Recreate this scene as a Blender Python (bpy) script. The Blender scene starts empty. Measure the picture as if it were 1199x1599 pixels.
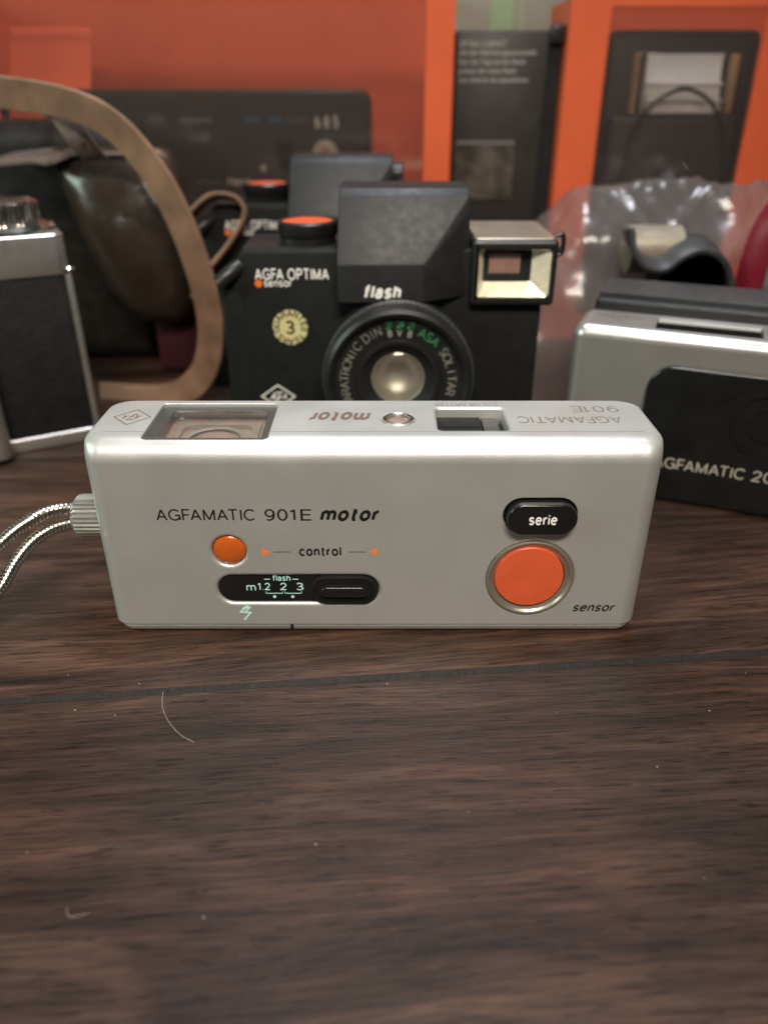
import bpy, bmesh, math, random
from mathutils import Vector, Matrix
random.seed(7)
R = math.radians
S = 0.001                       # authoring unit: millimetre
scn = bpy.context.scene
COL = scn.collection

# ------------------------------------------------------------------ camera
cam_d = bpy.data.cameras.new('photo_camera')
cam = bpy.data.objects.new('photo_camera', cam_d); COL.objects.link(cam)
cam.location = (0, 0, 0.125)
cam.rotation_euler = (R(90 - 28.9), 0, 0)
cam_d.sensor_fit = 'VERTICAL'; cam_d.sensor_height = 36; cam_d.sensor_width = 27
cam_d.lens = 27.02
cam_d.clip_start = 0.005; cam_d.clip_end = 20
cam_d.dof.use_dof = True; cam_d.dof.focus_distance = 0.186; cam_d.dof.aperture_fstop = 9.0
scn.camera = cam

# ------------------------------------------------------------------ light
w = bpy.data.worlds.new('World'); scn.world = w; w.use_nodes = True
bg = w.node_tree.nodes['Background']
bg.inputs[0].default_value = (0.80, 0.88, 0.92, 1); bg.inputs[1].default_value = 0.035

def lamp(name, loc, target, size, energy, col, size_y=None, spread=180):
    d = bpy.data.lights.new(name, 'AREA'); o = bpy.data.objects.new(name, d); COL.objects.link(o)
    o.location = Vector(loc) * S
    o.rotation_euler = (Vector(target) - Vector(loc)).to_track_quat('-Z', 'Y').to_euler()
    d.energy = energy; d.color = col; d.size = size * S; d.spread = R(spread)
    if size_y: d.shape = 'RECTANGLE'; d.size_y = size_y * S
    return o
lamp('ceiling_lamp_cool', (20, 290, 620), (0, 180, 0), 190, 3.4, (0.88, 0.92, 1.0), 70)
lamp('ceiling_lamp_warm', (30, -250, 580), (0, 130, 20), 320, 1.3, (1.0, 0.90, 0.76), 110, 70)
lamp('window_lamp', (-620, 60, 330), (0, 200, 20), 300, 2.3, (0.80, 1.0, 0.88), 260)

scn.view_settings.view_transform = 'Standard'; scn.view_settings.look = 'None'
scn.view_settings.exposure = -0.08; scn.view_settings.gamma = 1

# ------------------------------------------------------------------ materials
def mat(name, base, rough=0.5, metal=0.0, spec=0.5, var=0.12, vscale=60, bump=0.0, bscale=900,
        rvar=0.12, trans=0.0, coat=0.0, ior=1.45, alpha=1.0, emis=None, detail=4):
    m = bpy.data.materials.new(name); m.use_nodes = True
    nt = m.node_tree; p = nt.nodes['Principled BSDF']
    p.inputs['Metallic'].default_value = metal
    p.inputs['Specular IOR Level'].default_value = spec
    p.inputs['IOR'].default_value = ior
    p.inputs['Transmission Weight'].default_value = trans
    p.inputs['Coat Weight'].default_value = coat
    p.inputs['Coat Roughness'].default_value = 0.08
    p.inputs['Alpha'].default_value = alpha
    tc = nt.nodes.new('ShaderNodeTexCoord')
    nz = nt.nodes.new('ShaderNodeTexNoise'); nz.inputs['Scale'].default_value = vscale; nz.inputs['Detail'].default_value = detail
    nt.links.new(tc.outputs['Object'], nz.inputs['Vector'])
    mr = nt.nodes.new('ShaderNodeMapRange')
    mr.inputs[1].default_value = 0.3; mr.inputs[2].default_value = 0.7
    mr.inputs[3].default_value = 1 - var; mr.inputs[4].default_value = 1 + var
    nt.links.new(nz.outputs['Fac'], mr.inputs[0])
    mx = nt.nodes.new('ShaderNodeVectorMath'); mx.operation = 'SCALE'
    mx.inputs[0].default_value = base; nt.links.new(mr.outputs[0], mx.inputs['Scale'])
    nt.links.new(mx.outputs[0], p.inputs['Base Color'])
    rr = nt.nodes.new('ShaderNodeMapRange')
    rr.inputs[1].default_value = 0.3; rr.inputs[2].default_value = 0.7
    rr.inputs[3].default_value = max(0.02, rough - rvar * rough); rr.inputs[4].default_value = min(1, rough + rvar * rough)
    n2 = nt.nodes.new('ShaderNodeTexNoise'); n2.inputs['Scale'].default_value = vscale * 2.7; n2.inputs['Detail'].default_value = 5
    nt.links.new(tc.outputs['Object'], n2.inputs['Vector'])
    nt.links.new(n2.outputs['Fac'], rr.inputs[0]); nt.links.new(rr.outputs[0], p.inputs['Roughness'])
    if bump:
        n3 = nt.nodes.new('ShaderNodeTexNoise'); n3.inputs['Scale'].default_value = bscale; n3.inputs['Detail'].default_value = 3
        nt.links.new(tc.outputs['Object'], n3.inputs['Vector'])
        b = nt.nodes.new('ShaderNodeBump'); b.inputs['Strength'].default_value = bump; b.inputs['Distance'].default_value = 0.0004
        nt.links.new(n3.outputs['Fac'], b.inputs['Height']); nt.links.new(b.outputs[0], p.inputs['Normal'])
    return m

M = {}
M['silver']   = mat('satin_silver_paint', (0.515, 0.515, 0.50), 0.42, 0.62, 0.5, 0.03, 28, 0.10, 3200, 0.14)
M['silver2']  = mat('brushed_silver', (0.50, 0.49, 0.475), 0.30, 0.75, 0.5, 0.03, 90, 0.05, 2600, 0.08)
M['chrome']   = mat('chrome', (0.72, 0.70, 0.66), 0.16, 1.0, 0.5, 0.05, 80)
M['satinchrome'] = mat('satin_chrome', (0.56, 0.54, 0.51), 0.30, 0.85, 0.5, 0.04, 80, 0.05, 3000)
M['nickel']   = mat('worn_nickel', (0.62, 0.60, 0.54), 0.22, 1.0, 0.5, 0.10, 300)
M['darkmetal']= mat('dark_metal_ring', (0.46, 0.42, 0.35), 0.34, 0.8, 0.5, 0.05, 200)
M['black']    = mat('black_plastic', (0.012, 0.012, 0.012), 0.38, 0, 0.5, 0.2, 120, 0.10, 1600)
M['blackgloss']=mat('black_gloss_plastic', (0.008, 0.008, 0.008), 0.16, 0, 0.5, 0.2, 120, 0.03, 900)
M['blackmatte']=mat('black_textured_plastic', (0.0145, 0.0145, 0.015), 0.5, 0, 0.42, 0.12, 140, 0.16, 2600)
M['blackbody']=mat('black_pebbled_body', (0.009, 0.0095, 0.009), 0.6, 0, 0.22, 0.2, 140, 0.3, 2200)
M['blackleather']=mat('black_leatherette', (0.010, 0.0105, 0.0105), 0.55, 0, 0.4, 0.3, 200, 0.8, 1300)
M['greyplastic']=mat('charcoal_plastic', (0.045, 0.045, 0.047), 0.45, 0, 0.5, 0.15, 150, 0.3, 2000)
M['frame']    = mat('dark_grey_frame', (0.05, 0.047, 0.045), 0.42, 0, 0.5, 0.1, 150, 0.2, 2000)
M['orange']   = mat('orange_plastic', (0.56, 0.088, 0.032), 0.42, 0, 0.45, 0.04, 200, 0.08, 2500)
M['amber']    = mat('amber_lens', (0.44, 0.085, 0.010), 0.25, 0, 0.5, 0.10, 300, coat=0.5)
M['carton']   = mat('orange_carton', (0.70, 0.115, 0.042), 0.42, 0, 0.4, 0.05, 30, 0.06, 500)
M['cartonblack'] = mat('black_carton', (0.028, 0.022, 0.018), 0.42, 0, 0.5, 0.15, 40, 0.08, 500)
M['print_black'] = mat('black_print', (0.008, 0.008, 0.008), 0.45, 0, 0.4, 0.05)
M['print_brown'] = mat('brown_print', (0.13, 0.085, 0.07), 0.5, 0, 0.4, 0.1)
M['print_grey']  = mat('grey_print', (0.15, 0.135, 0.12), 0.5, 0, 0.4, 0.1)
M['print_white'] = mat('white_print', (0.80, 0.79, 0.75), 0.5, 0, 0.4, 0.03)
M['print_ring'] = mat('ring_print', (0.16, 0.15, 0.135), 0.5, 0, 0.4, 0.1)
M['print_dim']   = mat('worn_white_print', (0.36, 0.33, 0.29), 0.5, 0, 0.4, 0.1)
M['print_cyan']  = mat('pale_cyan_print', (0.45, 0.74, 0.72), 0.5, 0, 0.4, 0.03)
M['print_green'] = mat('green_print', (0.02, 0.19, 0.06), 0.5, 0, 0.4, 0.05)
M['print_blue']  = mat('blue_print', (0.06, 0.22, 0.42), 0.5, 0, 0.4, 0.05)
M['print_orange']= mat('orange_print', (0.80, 0.17, 0.02), 0.5, 0, 0.4, 0.03)
M['cream']    = mat('gold_sticker', (0.66, 0.60, 0.30), 0.42, 0.15, 0.5, 0.05, 300)
M['creamreflector'] = mat('cream_reflector', (0.86, 0.80, 0.62), 0.25, 0.35, 0.5, 0.10, 300, 0.2, 400)
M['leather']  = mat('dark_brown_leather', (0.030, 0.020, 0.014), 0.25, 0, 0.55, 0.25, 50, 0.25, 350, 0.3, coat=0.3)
M['leatherdark'] = mat('shaded_side_leather', (0.014, 0.010, 0.008), 0.45, 0, 0.4, 0.25, 50, 0.25, 500, 0.3)  # shade on the case body put into a darker leather colour
M['strap']    = mat('tan_leather', (0.205, 0.122, 0.078), 0.7, 0, 0.25, 0.32, 70, 0.5, 700)
M['strapdark']= mat('grey_brown_leather', (0.16, 0.125, 0.105), 0.28, 0, 0.6, 0.2, 60, 0.3, 500)
M['red']      = mat('dark_red_strap', (0.16, 0.007, 0.016), 0.42, 0, 0.5, 0.12, 80, 0.2, 800)
M['beige']    = mat('beige_card', (0.25, 0.21, 0.15), 0.6, 0, 0.4, 0.06, 12)
M['foil']     = mat('flash_foil', (0.94, 0.96, 0.94), 0.30, 0.1, 0.5, 0.06, 60)
M['hair']     = mat('pale_hair', (0.46, 0.37, 0.29), 0.4, 0, 0.5, 0.05)
M['lint']     = mat('pale_lint', (0.50, 0.46, 0.42), 0.6, 0, 0.5, 0.1)
M['clear']    = mat('clear_plastic', (0.93, 0.91, 0.88), 0.05, 0, 0.5, 0.0, 100, trans=1.0, ior=1.46, rvar=0.3)
M['clearlens']= mat('lens_glass', (0.97, 0.97, 0.98), 0.02, 0, 0.5, 0.0, 100, trans=1.0, ior=1.5, rvar=0.0)
M['milky']    = mat('milky_bowl', (0.40, 0.38, 0.33), 0.48, 0.85, 0.5, 0.03, 100)
M['brownreflection']= mat('brown_reflection', (0.24, 0.175, 0.15), 0.28, 0.1, 0.5, 0.12, 200)  # brownish reflection in the top windows put into the base colour

def film(name, tint, haze, rough, bumpS, bscale, gloss=0.5, hcol=(0.75, 0.70, 0.66), fold=None):
    m = bpy.data.materials.new(name); m.use_nodes = True; nt = m.node_tree
    for n in list(nt.nodes):
        if n.type != 'OUTPUT_MATERIAL': nt.nodes.remove(n)
    out = nt.nodes['Material Output']
    tr = nt.nodes.new('ShaderNodeBsdfTransparent'); tr.inputs[0].default_value = (*tint, 1)
    df = nt.nodes.new('ShaderNodeBsdfDiffuse'); df.inputs[0].default_value = (*hcol, 1)
    gl = nt.nodes.new('ShaderNodeBsdfGlossy'); gl.inputs['Roughness'].default_value = rough
    gl.inputs[0].default_value = (1, 1, 1, 1)
    tc = nt.nodes.new('ShaderNodeTexCoord'); nz = nt.nodes.new('ShaderNodeTexNoise')
    nz.inputs['Scale'].default_value = bscale; nz.inputs['Detail'].default_value = 3; nz.inputs['Distortion'].default_value = 0.6
    if fold:
        mp = nt.nodes.new('ShaderNodeMapping'); mp.inputs['Rotation'].default_value = (0, R(fold[0]), R(12)); mp.inputs['Scale'].default_value = fold[1]
        nt.links.new(tc.outputs['Object'], mp.inputs['Vector']); nt.links.new(mp.outputs[0], nz.inputs['Vector'])
    else: nt.links.new(tc.outputs['Object'], nz.inputs['Vector'])
    b = nt.nodes.new('ShaderNodeBump'); b.inputs['Strength'].default_value = bumpS; b.inputs['Distance'].default_value = 0.002
    nt.links.new(nz.outputs['Fac'], b.inputs['Height'])
    nt.links.new(b.outputs[0], gl.inputs['Normal'])
    m1 = nt.nodes.new('ShaderNodeMixShader'); m1.inputs[0].default_value = haze
    nt.links.new(tr.outputs[0], m1.inputs[1]); nt.links.new(df.outputs[0], m1.inputs[2])
    lw = nt.nodes.new('ShaderNodeLayerWeight'); lw.inputs[0].default_value = 0.5; nt.links.new(b.outputs[0], lw.inputs[1])
    pw = nt.nodes.new('ShaderNodeMath'); pw.operation = 'POWER'; pw.inputs[1].default_value = 4.0; nt.links.new(lw.outputs['Facing'], pw.inputs[0])
    fr = nt.nodes.new('ShaderNodeMath'); fr.operation = 'MULTIPLY_ADD'; fr.inputs[1].default_value = 0.9; fr.inputs[2].default_value = 0.06
    nt.links.new(pw.outputs[0], fr.inputs[0])
    mu = nt.nodes.new('ShaderNodeMath'); mu.operation = 'MULTIPLY'; mu.inputs[1].default_value = gloss
    nt.links.new(fr.outputs[0], mu.inputs[0])
    m2 = nt.nodes.new('ShaderNodeMixShader')
    nt.links.new(mu.outputs[0], m2.inputs[0]); nt.links.new(m1.outputs[0], m2.inputs[1]); nt.links.new(gl.outputs[0], m2.inputs[2])
    nt.links.new(m2.outputs[0], out.inputs['Surface'])
    return m
M['film'] = film('clear_window_film', (0.84, 0.80, 0.78), 0.05, 0.12, 0.10, 14, 0.9, (0.4, 0.33, 0.30))
M['pane'] = film('clear_pane', (0.97, 0.95, 0.93), 0.03, 0.06, 0.04, 60, 0.55)
M['bag']  = film('crumpled_bag_film', (0.86, 0.83, 0.82), 0.22, 0.22, 0.5, 42, 0.55, (0.32, 0.29, 0.28), (40, (0.25, 0.6, 1.5)))

def wood(name, angle, seed, c_dark, c_mid, c_light):
    m = bpy.data.materials.new(name); m.use_nodes = True; nt = m.node_tree; p = nt.nodes['Principled BSDF']
    N = nt.nodes.new; L = nt.links.new
    tc = N('ShaderNodeTexCoord')
    def mapped(sx, sy, off=(0, 0, 0)):
        mp = N('ShaderNodeMapping'); mp.vector_type = 'POINT'
        rot = N('ShaderNodeVectorRotate'); rot.rotation_type = 'Z_AXIS'; rot.inputs['Angle'].default_value = -R(angle)
        L(tc.outputs['Object'], rot.inputs['Vector'])
        mp.inputs['Scale'].default_value = (sx, sy, 1); mp.inputs['Location'].default_value = off
        L(rot.outputs[0], mp.inputs['Vector']); return mp
    # warp so that the figure wanders
    wp = N('ShaderNodeTexNoise'); wp.inputs['Scale'].default_value = 1.0; wp.inputs['Detail'].default_value = 2
    L(mapped(9, 22, (seed, seed * .7, 0)).outputs[0], wp.inputs['Vector'])
    def grain(sx, sy, warp, det, off):
        mp = mapped(sx, sy, off)
        ad = N('ShaderNodeVectorMath'); ad.operation = 'MULTIPLY_ADD'
        ad.inputs[1].default_value = (0, warp, 0)
        L(wp.outputs['Color'], ad.inputs[0]); L(mp.outputs[0], ad.inputs[2])
        n = N('ShaderNodeTexNoise'); n.inputs['Scale'].default_value = 1; n.inputs['Detail'].default_value = det; n.inputs['Roughness'].default_value = 0.68
        L(ad.outputs[0], n.inputs['Vector']); return n
    a = grain(6, 62, 1.6, 4, (seed, 0, 0))           # broad bands
    bnd = grain(16, 300, 3.2, 5, (0, seed, 0))       # fine bands
    c = grain(70, 1500, 8.0, 5, (3, seed, 0))        # fibres
    d = grain(95, 1150, 7.0, 3, (7, seed, 0))        # pores
    r1 = N('ShaderNodeValToRGB'); e = r1.color_ramp.elements
    e[0].position = 0.36; e[0].color = (*c_dark, 1); e[1].position = 0.66; e[1].color = (*c_light, 1)
    k = r1.color_ramp.elements.new(0.50); k.color = (*c_mid, 1)
    s1 = N('ShaderNodeMath'); s1.operation = 'MULTIPLY_ADD'; s1.inputs[1].default_value = 0.55
    L(a.outputs['Fac'], s1.inputs[0])
    s2 = N('ShaderNodeMath'); s2.operation = 'MULTIPLY'; s2.inputs[1].default_value = 0.45; L(bnd.outputs['Fac'], s2.inputs[0])
    L(s2.outputs[0], s1.inputs[2]); L(s1.outputs[0], r1.inputs[0])
    fm = N('ShaderNodeMapRange'); fm.inputs[1].default_value = 0.3; fm.inputs[2].default_value = 0.7; fm.inputs[3].default_value = 0.50; fm.inputs[4].default_value = 1.55
    L(c.outputs['Fac'], fm.inputs[0])
    pm = N('ShaderNodeMapRange'); pm.inputs[1].default_value = 0.36; pm.inputs[2].default_value = 0.45; pm.inputs[3].default_value = 0.30; pm.inputs[4].default_value = 1.0
    L(d.outputs['Fac'], pm.inputs[0])
    mu = N('ShaderNodeMath'); mu.operation = 'MULTIPLY'; L(fm.outputs[0], mu.inputs[0]); L(pm.outputs[0], mu.inputs[1])
    # a rounded figure where the grain turns (lower left of the near board)
    fd = N('ShaderNodeVectorMath'); fd.operation = 'SUBTRACT'; fd.inputs[1].default_value = (-0.052, 0.073, 0); L(tc.outputs['Object'], fd.inputs[0])
    fs = N('ShaderNodeVectorMath'); fs.operation = 'MULTIPLY'; fs.inputs[1].default_value = (46, 72, 0); L(fd.outputs[0], fs.inputs[0])
    fa = N('ShaderNodeVectorMath'); fa.operation = 'MULTIPLY_ADD'; fa.inputs[1].default_value = (0.8, 0.8, 0); L(wp.outputs['Color'], fa.inputs[0]); L(fs.outputs[0], fa.inputs[2])
    fl_ = N('ShaderNodeVectorMath'); fl_.operation = 'LENGTH'; L(fa.outputs[0], fl_.inputs[0])
    fr_ = N('ShaderNodeValToRGB'); el = fr_.color_ramp.elements
    el[0].position = 0.0; el[0].color = (1.3, 1.3, 1.3, 1); el[1].position = 1.0; el[1].color = (1, 1, 1, 1)
    for ps, vv in ((0.30, 1.28), (0.37, 0.62), (0.60, 0.70), (0.80, 1.0)):
        q_ = el.new(ps); q_.color = (vv, vv, vv, 1)
    fdv = N('ShaderNodeMath'); fdv.operation = 'DIVIDE'; fdv.inputs[1].default_value = 3.0; L(fl_.outputs['Value'], fdv.inputs[0]); L(fdv.outputs[0], fr_.inputs[0])
    mu0 = mu; mu = N('ShaderNodeMath'); mu.operation = 'MULTIPLY'; L(mu0.outputs[0], mu.inputs[0]); L(fr_.outputs[0], mu.inputs[1])
    sc = N('ShaderNodeVectorMath'); sc.operation = 'SCALE'; L(r1.outputs[0], sc.inputs[0]); L(mu.outputs[0], sc.inputs['Scale'])
    hn = N('ShaderNodeTexNoise'); hn.inputs['Scale'].default_value = 1; hn.inputs['Detail'].default_value = 3; L(mapped(22, 16, (seed * 2, 1, 0)).outputs[0], hn.inputs['Vector'])
    hm = N('ShaderNodeMapRange'); hm.inputs[1].default_value = 0.35; hm.inputs[2].default_value = 0.65; L(hn.outputs['Fac'], hm.inputs[0])
    hx = N('ShaderNodeMix'); hx.data_type = 'RGBA'; hx.inputs[6].default_value = (0.78, 0.84, 0.86, 1); hx.inputs[7].default_value = (1.22, 1.08, 1.02, 1); L(hm.outputs[0], hx.inputs[0])
    hv = N('ShaderNodeVectorMath'); hv.operation = 'MULTIPLY'; L(sc.outputs[0], hv.inputs[0]); L(hx.outputs[2], hv.inputs[1])
    L(hv.outputs[0], p.inputs['Base Color'])
    # fine isotropic emboss of the laminate
    em = N('ShaderNodeTexNoise'); em.inputs['Scale'].default_value = 1700; em.inputs['Detail'].default_value = 2
    L(tc.outputs['Object'], em.inputs['Vector'])
    hs = N('ShaderNodeMath'); hs.operation = 'MULTIPLY_ADD'; hs.inputs[1].default_value = 0.35
    L(em.outputs['Fac'], hs.inputs[0]); L(mu.outputs[0], hs.inputs[2])
    bp = N('ShaderNodeBump'); bp.inputs['Strength'].default_value = 0.35; bp.inputs['Distance'].default_value = 0.00025
    L(hs.outputs[0], bp.inputs['Height']); L(bp.outputs[0], p.inputs['Normal'])
    rr = N('ShaderNodeMapRange'); rr.inputs[3].default_value = 0.34; rr.inputs[4].default_value = 0.50
    L(a.outputs['Fac'], rr.inputs[0]); L(rr.outputs[0], p.inputs['Roughness'])
    p.inputs['Specular IOR Level'].default_value = 0.20
    return m
M['wood_near'] = wood('walnut_laminate', 4.0, 3.1, (0.0078, 0.0045, 0.0031), (0.0275, 0.0150, 0.0100), (0.060, 0.0330, 0.0222))
M['wood_far']  = wood('walnut_laminate_far', 7.5, 9.7, (0.0070, 0.0041, 0.0028), (0.034, 0.0182, 0.0120), (0.098, 0.0540, 0.0355))
M['seam'] = mat('dark_bevel_edge', (0.010, 0.0085, 0.008), 0.6, 0, 0.2, 0.2, 500, 0.5, 900)

# ------------------------------------------------------------------ mesh helpers (all in mm)
def link(name, me, parent=None, m=None):
    o = bpy.data.objects.new(name, me); COL.objects.link(o)
    if parent: o.parent = parent
    if m:
        me.materials.clear(); me.materials.append(m)
    return o
def origin_of(p):
    while p is not None:
        if 'org' in ORG_KEYS.get(p.name, {}): return ORG_KEYS[p.name]['org']
        p = p.parent
    return (0, 0, 0)
ORG_KEYS = {}
def thing(name, label, cat, org=(0, 0, 0), loc=None, rz=0, group=None):
    """Empty at the base of a thing. org: where that base sits in authoring space; loc: where it goes."""
    o = bpy.data.objects.new(name, None); COL.objects.link(o)
    o.empty_display_size = 0.01
    o.location = Vector(loc if loc is not None else org) * S; o.rotation_euler = (0, 0, R(rz))
    o['label'] = label; o['category'] = cat
    if group: o['group'] = group
    ORG_KEYS[o.name] = {'org': org}
    return o
def mesh_of(bm, name, org=(0, 0, 0), sharp=35):
    bm.normal_update()
    me = bpy.data.meshes.new(name)
    for v in bm.verts: v.co = (v.co - Vector(org)) * S
    bm.to_mesh(me); bm.free()
    for p in me.polygons: p.use_smooth = True
    me.set_sharp_from_angle(angle=R(sharp))
    return me
def part(name, bm, m, parent=None, sharp=35, label=None, recalc=True):
    if recalc: bmesh.ops.recalc_face_normals(bm, faces=bm.faces)
    me = mesh_of(bm, name, origin_of(parent) if parent else (0, 0, 0), sharp)
    o = link(name, me, parent, m)
    if label: o['label'] = label
    return o
def solo(name, bm, m, label, cat, org, sharp=35, group=None):
    bmesh.ops.recalc_face_normals(bm, faces=bm.faces)
    o = link(name, mesh_of(bm, name, org, sharp), None, m); o.location = Vector(org) * S
    o['label'] = label; o['category'] = cat
    if group: o['group'] = group
    return o
def NB(): return bmesh.new()
def merge(bm, other):
    me = bpy.data.meshes.new('tmp'); other.to_mesh(me); other.free(); bm.from_mesh(me); bpy.data.meshes.remove(me)
def box(bm, x0, x1, y0, y1, z0, z1, bev=0, seg=3):
    t = NB(); bmesh.ops.create_cube(t, size=1)
    for v in t.verts:
        v.co = Vector(((x0 + x1) / 2 + v.co.x * (x1 - x0), (y0 + y1) / 2 + v.co.y * (y1 - y0), (z0 + z1) / 2 + v.co.z * (z1 - z0)))
    if bev: bmesh.ops.bevel(t, geom=t.edges[:], offset=bev, segments=seg, profile=0.5, affect='EDGES')
    merge(bm, t); return bm
def rrect(x0, x1, z0, z1, r, n=6):
    pts = []
    for cx, cz, a0 in ((x1 - r, z1 - r, 0), (x0 + r, z1 - r, 90), (x0 + r, z0 + r, 180), (x1 - r, z0 + r, 270)):
        for i in range(n + 1):
            a = R(a0 + 90 * i / n); pts.append((cx + r * math.cos(a), cz + r * math.sin(a)))
    return pts
def circ(cx, cz, r, n=40): return [(cx + r * math.cos(2 * math.pi * i / n), cz + r * math.sin(2 * math.pi * i / n)) for i in range(n)]
def prism(bm, pts, d0, d1, plane='xz', bev=0, seg=2, both=False):
    """outline extruded from d0 to d1 along the third axis; the d0 rim (and d1 rim if both) bevelled"""
    P = {'xz': lambda u, v, d: Vector((u, d, v)), 'xy': lambda u, v, d: Vector((u, v, d)), 'yz': lambda u, v, d: Vector((d, u, v))}[plane]
    t = NB()
    a = [t.verts.new(P(u, v, d0)) for u, v in pts]; b = [t.verts.new(P(u, v, d1)) for u, v in pts]
    fa = t.faces.new(a); fb = t.faces.new(b[::-1]); n = len(pts)
    for i in range(n): t.faces.new((a[i], b[i], b[(i + 1) % n], a[(i + 1) % n]))
    bmesh.ops.recalc_face_normals(t, faces=t.faces)
    if bev:
        es = [e for e in fa.edges] + ([e for e in fb.edges] if both else [])
        bmesh.ops.bevel(t, geom=es, offset=bev, segments=seg, profile=0.5, affect='EDGES')
    merge(bm, t); return bm
def frame(bm, outer, inner, d0, d1, plane='xz'):
    """ring between two outlines of equal vertex count"""
    P = {'xz': lambda u, v, d: Vector((u, d, v)), 'xy': lambda u, v, d: Vector((u, v, d))}[plane]
    n = len(outer); rows = []
    for pts, d in ((outer, d0), (outer, d1), (inner, d1), (inner, d0)): rows.append([bm.verts.new(P(u, v, d)) for u, v in pts])
    for k in range(4):
        a, b = rows[k], rows[(k + 1) % 4]
        for i in range(n): bm.faces.new((a[i], a[(i + 1) % n], b[(i + 1) % n], b[i]))
    return bm
def funnel(bm, o, oy, i, iy):
    n = len(o); a = [bm.verts.new((u, oy, v)) for u, v in o]; b = [bm.verts.new((u, iy, v)) for u, v in i]
    for k in range(n): bm.faces.new((a[k], a[(k + 1) % n], b[(k + 1) % n], b[k]))
    return bm
def lathe(bm, prof, center, axis='y', n=48, cap=True):
    """prof: (radius, distance along axis)"""
    C = Vector(center)
    def P(r, h, a):
        c, s = r * math.cos(a), r * math.sin(a)
        return C + (Vector((c, h, s)) if axis == 'y' else Vector((c, s, h)) if axis == 'z' else Vector((h, c, s)))
    rows = [[bm.verts.new(P(r, h, 2 * math.pi * i / n)) for i in range(n)] for r, h in prof]
    for a, b in zip(rows, rows[1:]):
        for i in range(n): bm.faces.new((a[i], a[(i + 1) % n], b[(i + 1) % n], b[i]))
    if cap:
        bm.faces.new(rows[0]); bm.faces.new(rows[-1][::-1])
    return bm
def spline(pts, k=8):
    P = [Vector(p) for p in pts]; out = []
    for i in range(len(P) - 1):
        p0 = P[i - 1] if i else P[0] * 2 - P[1]; p1, p2 = P[i], P[i + 1]; p3 = P[i + 2] if i + 2 < len(P) else P[-1] * 2 - P[-2]
        for j in range(k):
            t = j / k
            out.append(0.5 * (2 * p1 + (p2 - p0) * t + (2 * p0 - 5 * p1 + 4 * p2 - p3) * t * t + (3 * p1 - p0 - 3 * p2 + p3) * t ** 3))
    out.append(P[-1]); return out
def tube(bm, pts, r, n=10, rfun=None):
    rows = []; up = Vector((0.03, 0.05, 1)); L = len(pts)
    for i, p in enumerate(pts):
        d = (pts[min(i + 1, L - 1)] - pts[max(i - 1, 0)]).normalized()
        a = d.cross(up).normalized(); b = a.cross(d); rr = rfun(i, L) if rfun else r
        rows.append([bm.verts.new(p + rr * (a * math.cos(2 * math.pi * k / n) + b * math.sin(2 * math.pi * k / n))) for k in range(n)])
    for a, b in zip(rows, rows[1:]):
        for k in range(n): bm.faces.new((a[k], a[(k + 1) % n], b[(k + 1) % n], b[k]))
    bm.faces.new(rows[0][::-1]); bm.faces.new(rows[-1]); return bm
def ribbon(bm, pts, wdirs, width, thick):
    """flat band: pts centre line, wdirs width direction per point"""
    rows = []; L = len(pts)
    for i, p in enumerate(pts):
        d = (pts[min(i + 1, L - 1)] - pts[max(i - 1, 0)]).normalized()
        wv = wdirs[i]; wv = (wv - d * wv.dot(d)).normalized(); nn = d.cross(wv).normalized()
        hw, ht = width / 2, thick / 2; c = min(0.25 * thick, 0.3)
        ring = [(-hw + c, ht), (hw - c, ht), (hw, ht - c), (hw, -ht + c), (hw - c, -ht), (-hw + c, -ht), (-hw, -ht + c), (-hw, ht - c)]
        rows.append([bm.verts.new(p + wv * u + nn * v) for u, v in ring])
    for a, b in zip(rows, rows[1:]):
        for k in range(8): bm.faces.new((a[k], a[(k + 1) % 8], b[(k + 1) % 8], b[k]))
    bm.faces.new(rows[0][::-1]); bm.faces.new(rows[-1]); return bm
def hull(bm, pts, bev=0, seg=2):
    t = NB(); [t.verts.new(p) for p in pts]
    r = bmesh.ops.convex_hull(t, input=t.verts)
    bmesh.ops.dissolve_limit(t, angle_limit=R(2), verts=t.verts, edges=t.edges)
    bmesh.ops.recalc_face_normals(t, faces=t.faces)
    if bev: bmesh.ops.bevel(t, geom=t.edges[:], offset=bev, segments=seg, profile=0.5, affect='EDGES')
    merge(bm, t); return bm
def cut(o, cutters, bev=0, seg=3, limit=40):
    """boolean difference with meshes given in the same authoring space as o"""
    org = origin_of(o.parent) if o.parent else Vector(o.location) / S
    tmp = []
    for cbm in cutters:
        bmesh.ops.recalc_face_normals(cbm, faces=cbm.faces)
        me = mesh_of(cbm, 'tmp', org)
        c = bpy.data.objects.new('tmp', me); COL.objects.link(c); c.parent = o.parent
        if not o.parent: c.location = o.location
        tmp.append(c)
        md = o.modifiers.new('b', 'BOOLEAN'); md.object = c; md.operation = 'DIFFERENCE'; md.solver = 'EXACT'
    if bev:
        md = o.modifiers.new('v', 'BEVEL'); md.width = bev * S; md.segments = seg; md.limit_method = 'ANGLE'; md.angle_limit = R(limit); md.harden_normals = False
    bpy.context.view_layer.update()
    dg = bpy.context.evaluated_depsgraph_get(); ev = o.evaluated_get(dg)
    me = bpy.data.meshes.new_from_object(ev)
    o.modifiers.clear(); old = o.data; o.data = me; bpy.data.meshes.remove(old)
    for c in tmp:
        m_ = c.data; bpy.data.objects.remove(c); bpy.data.meshes.remove(m_)
    for p in me.polygons: p.use_smooth = True
    me.set_sharp_from_angle(angle=R(38))
    md = o.modifiers.new('weighted_normals', 'WEIGHTED_NORMAL'); md.keep_sharp = True
    return o

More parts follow.
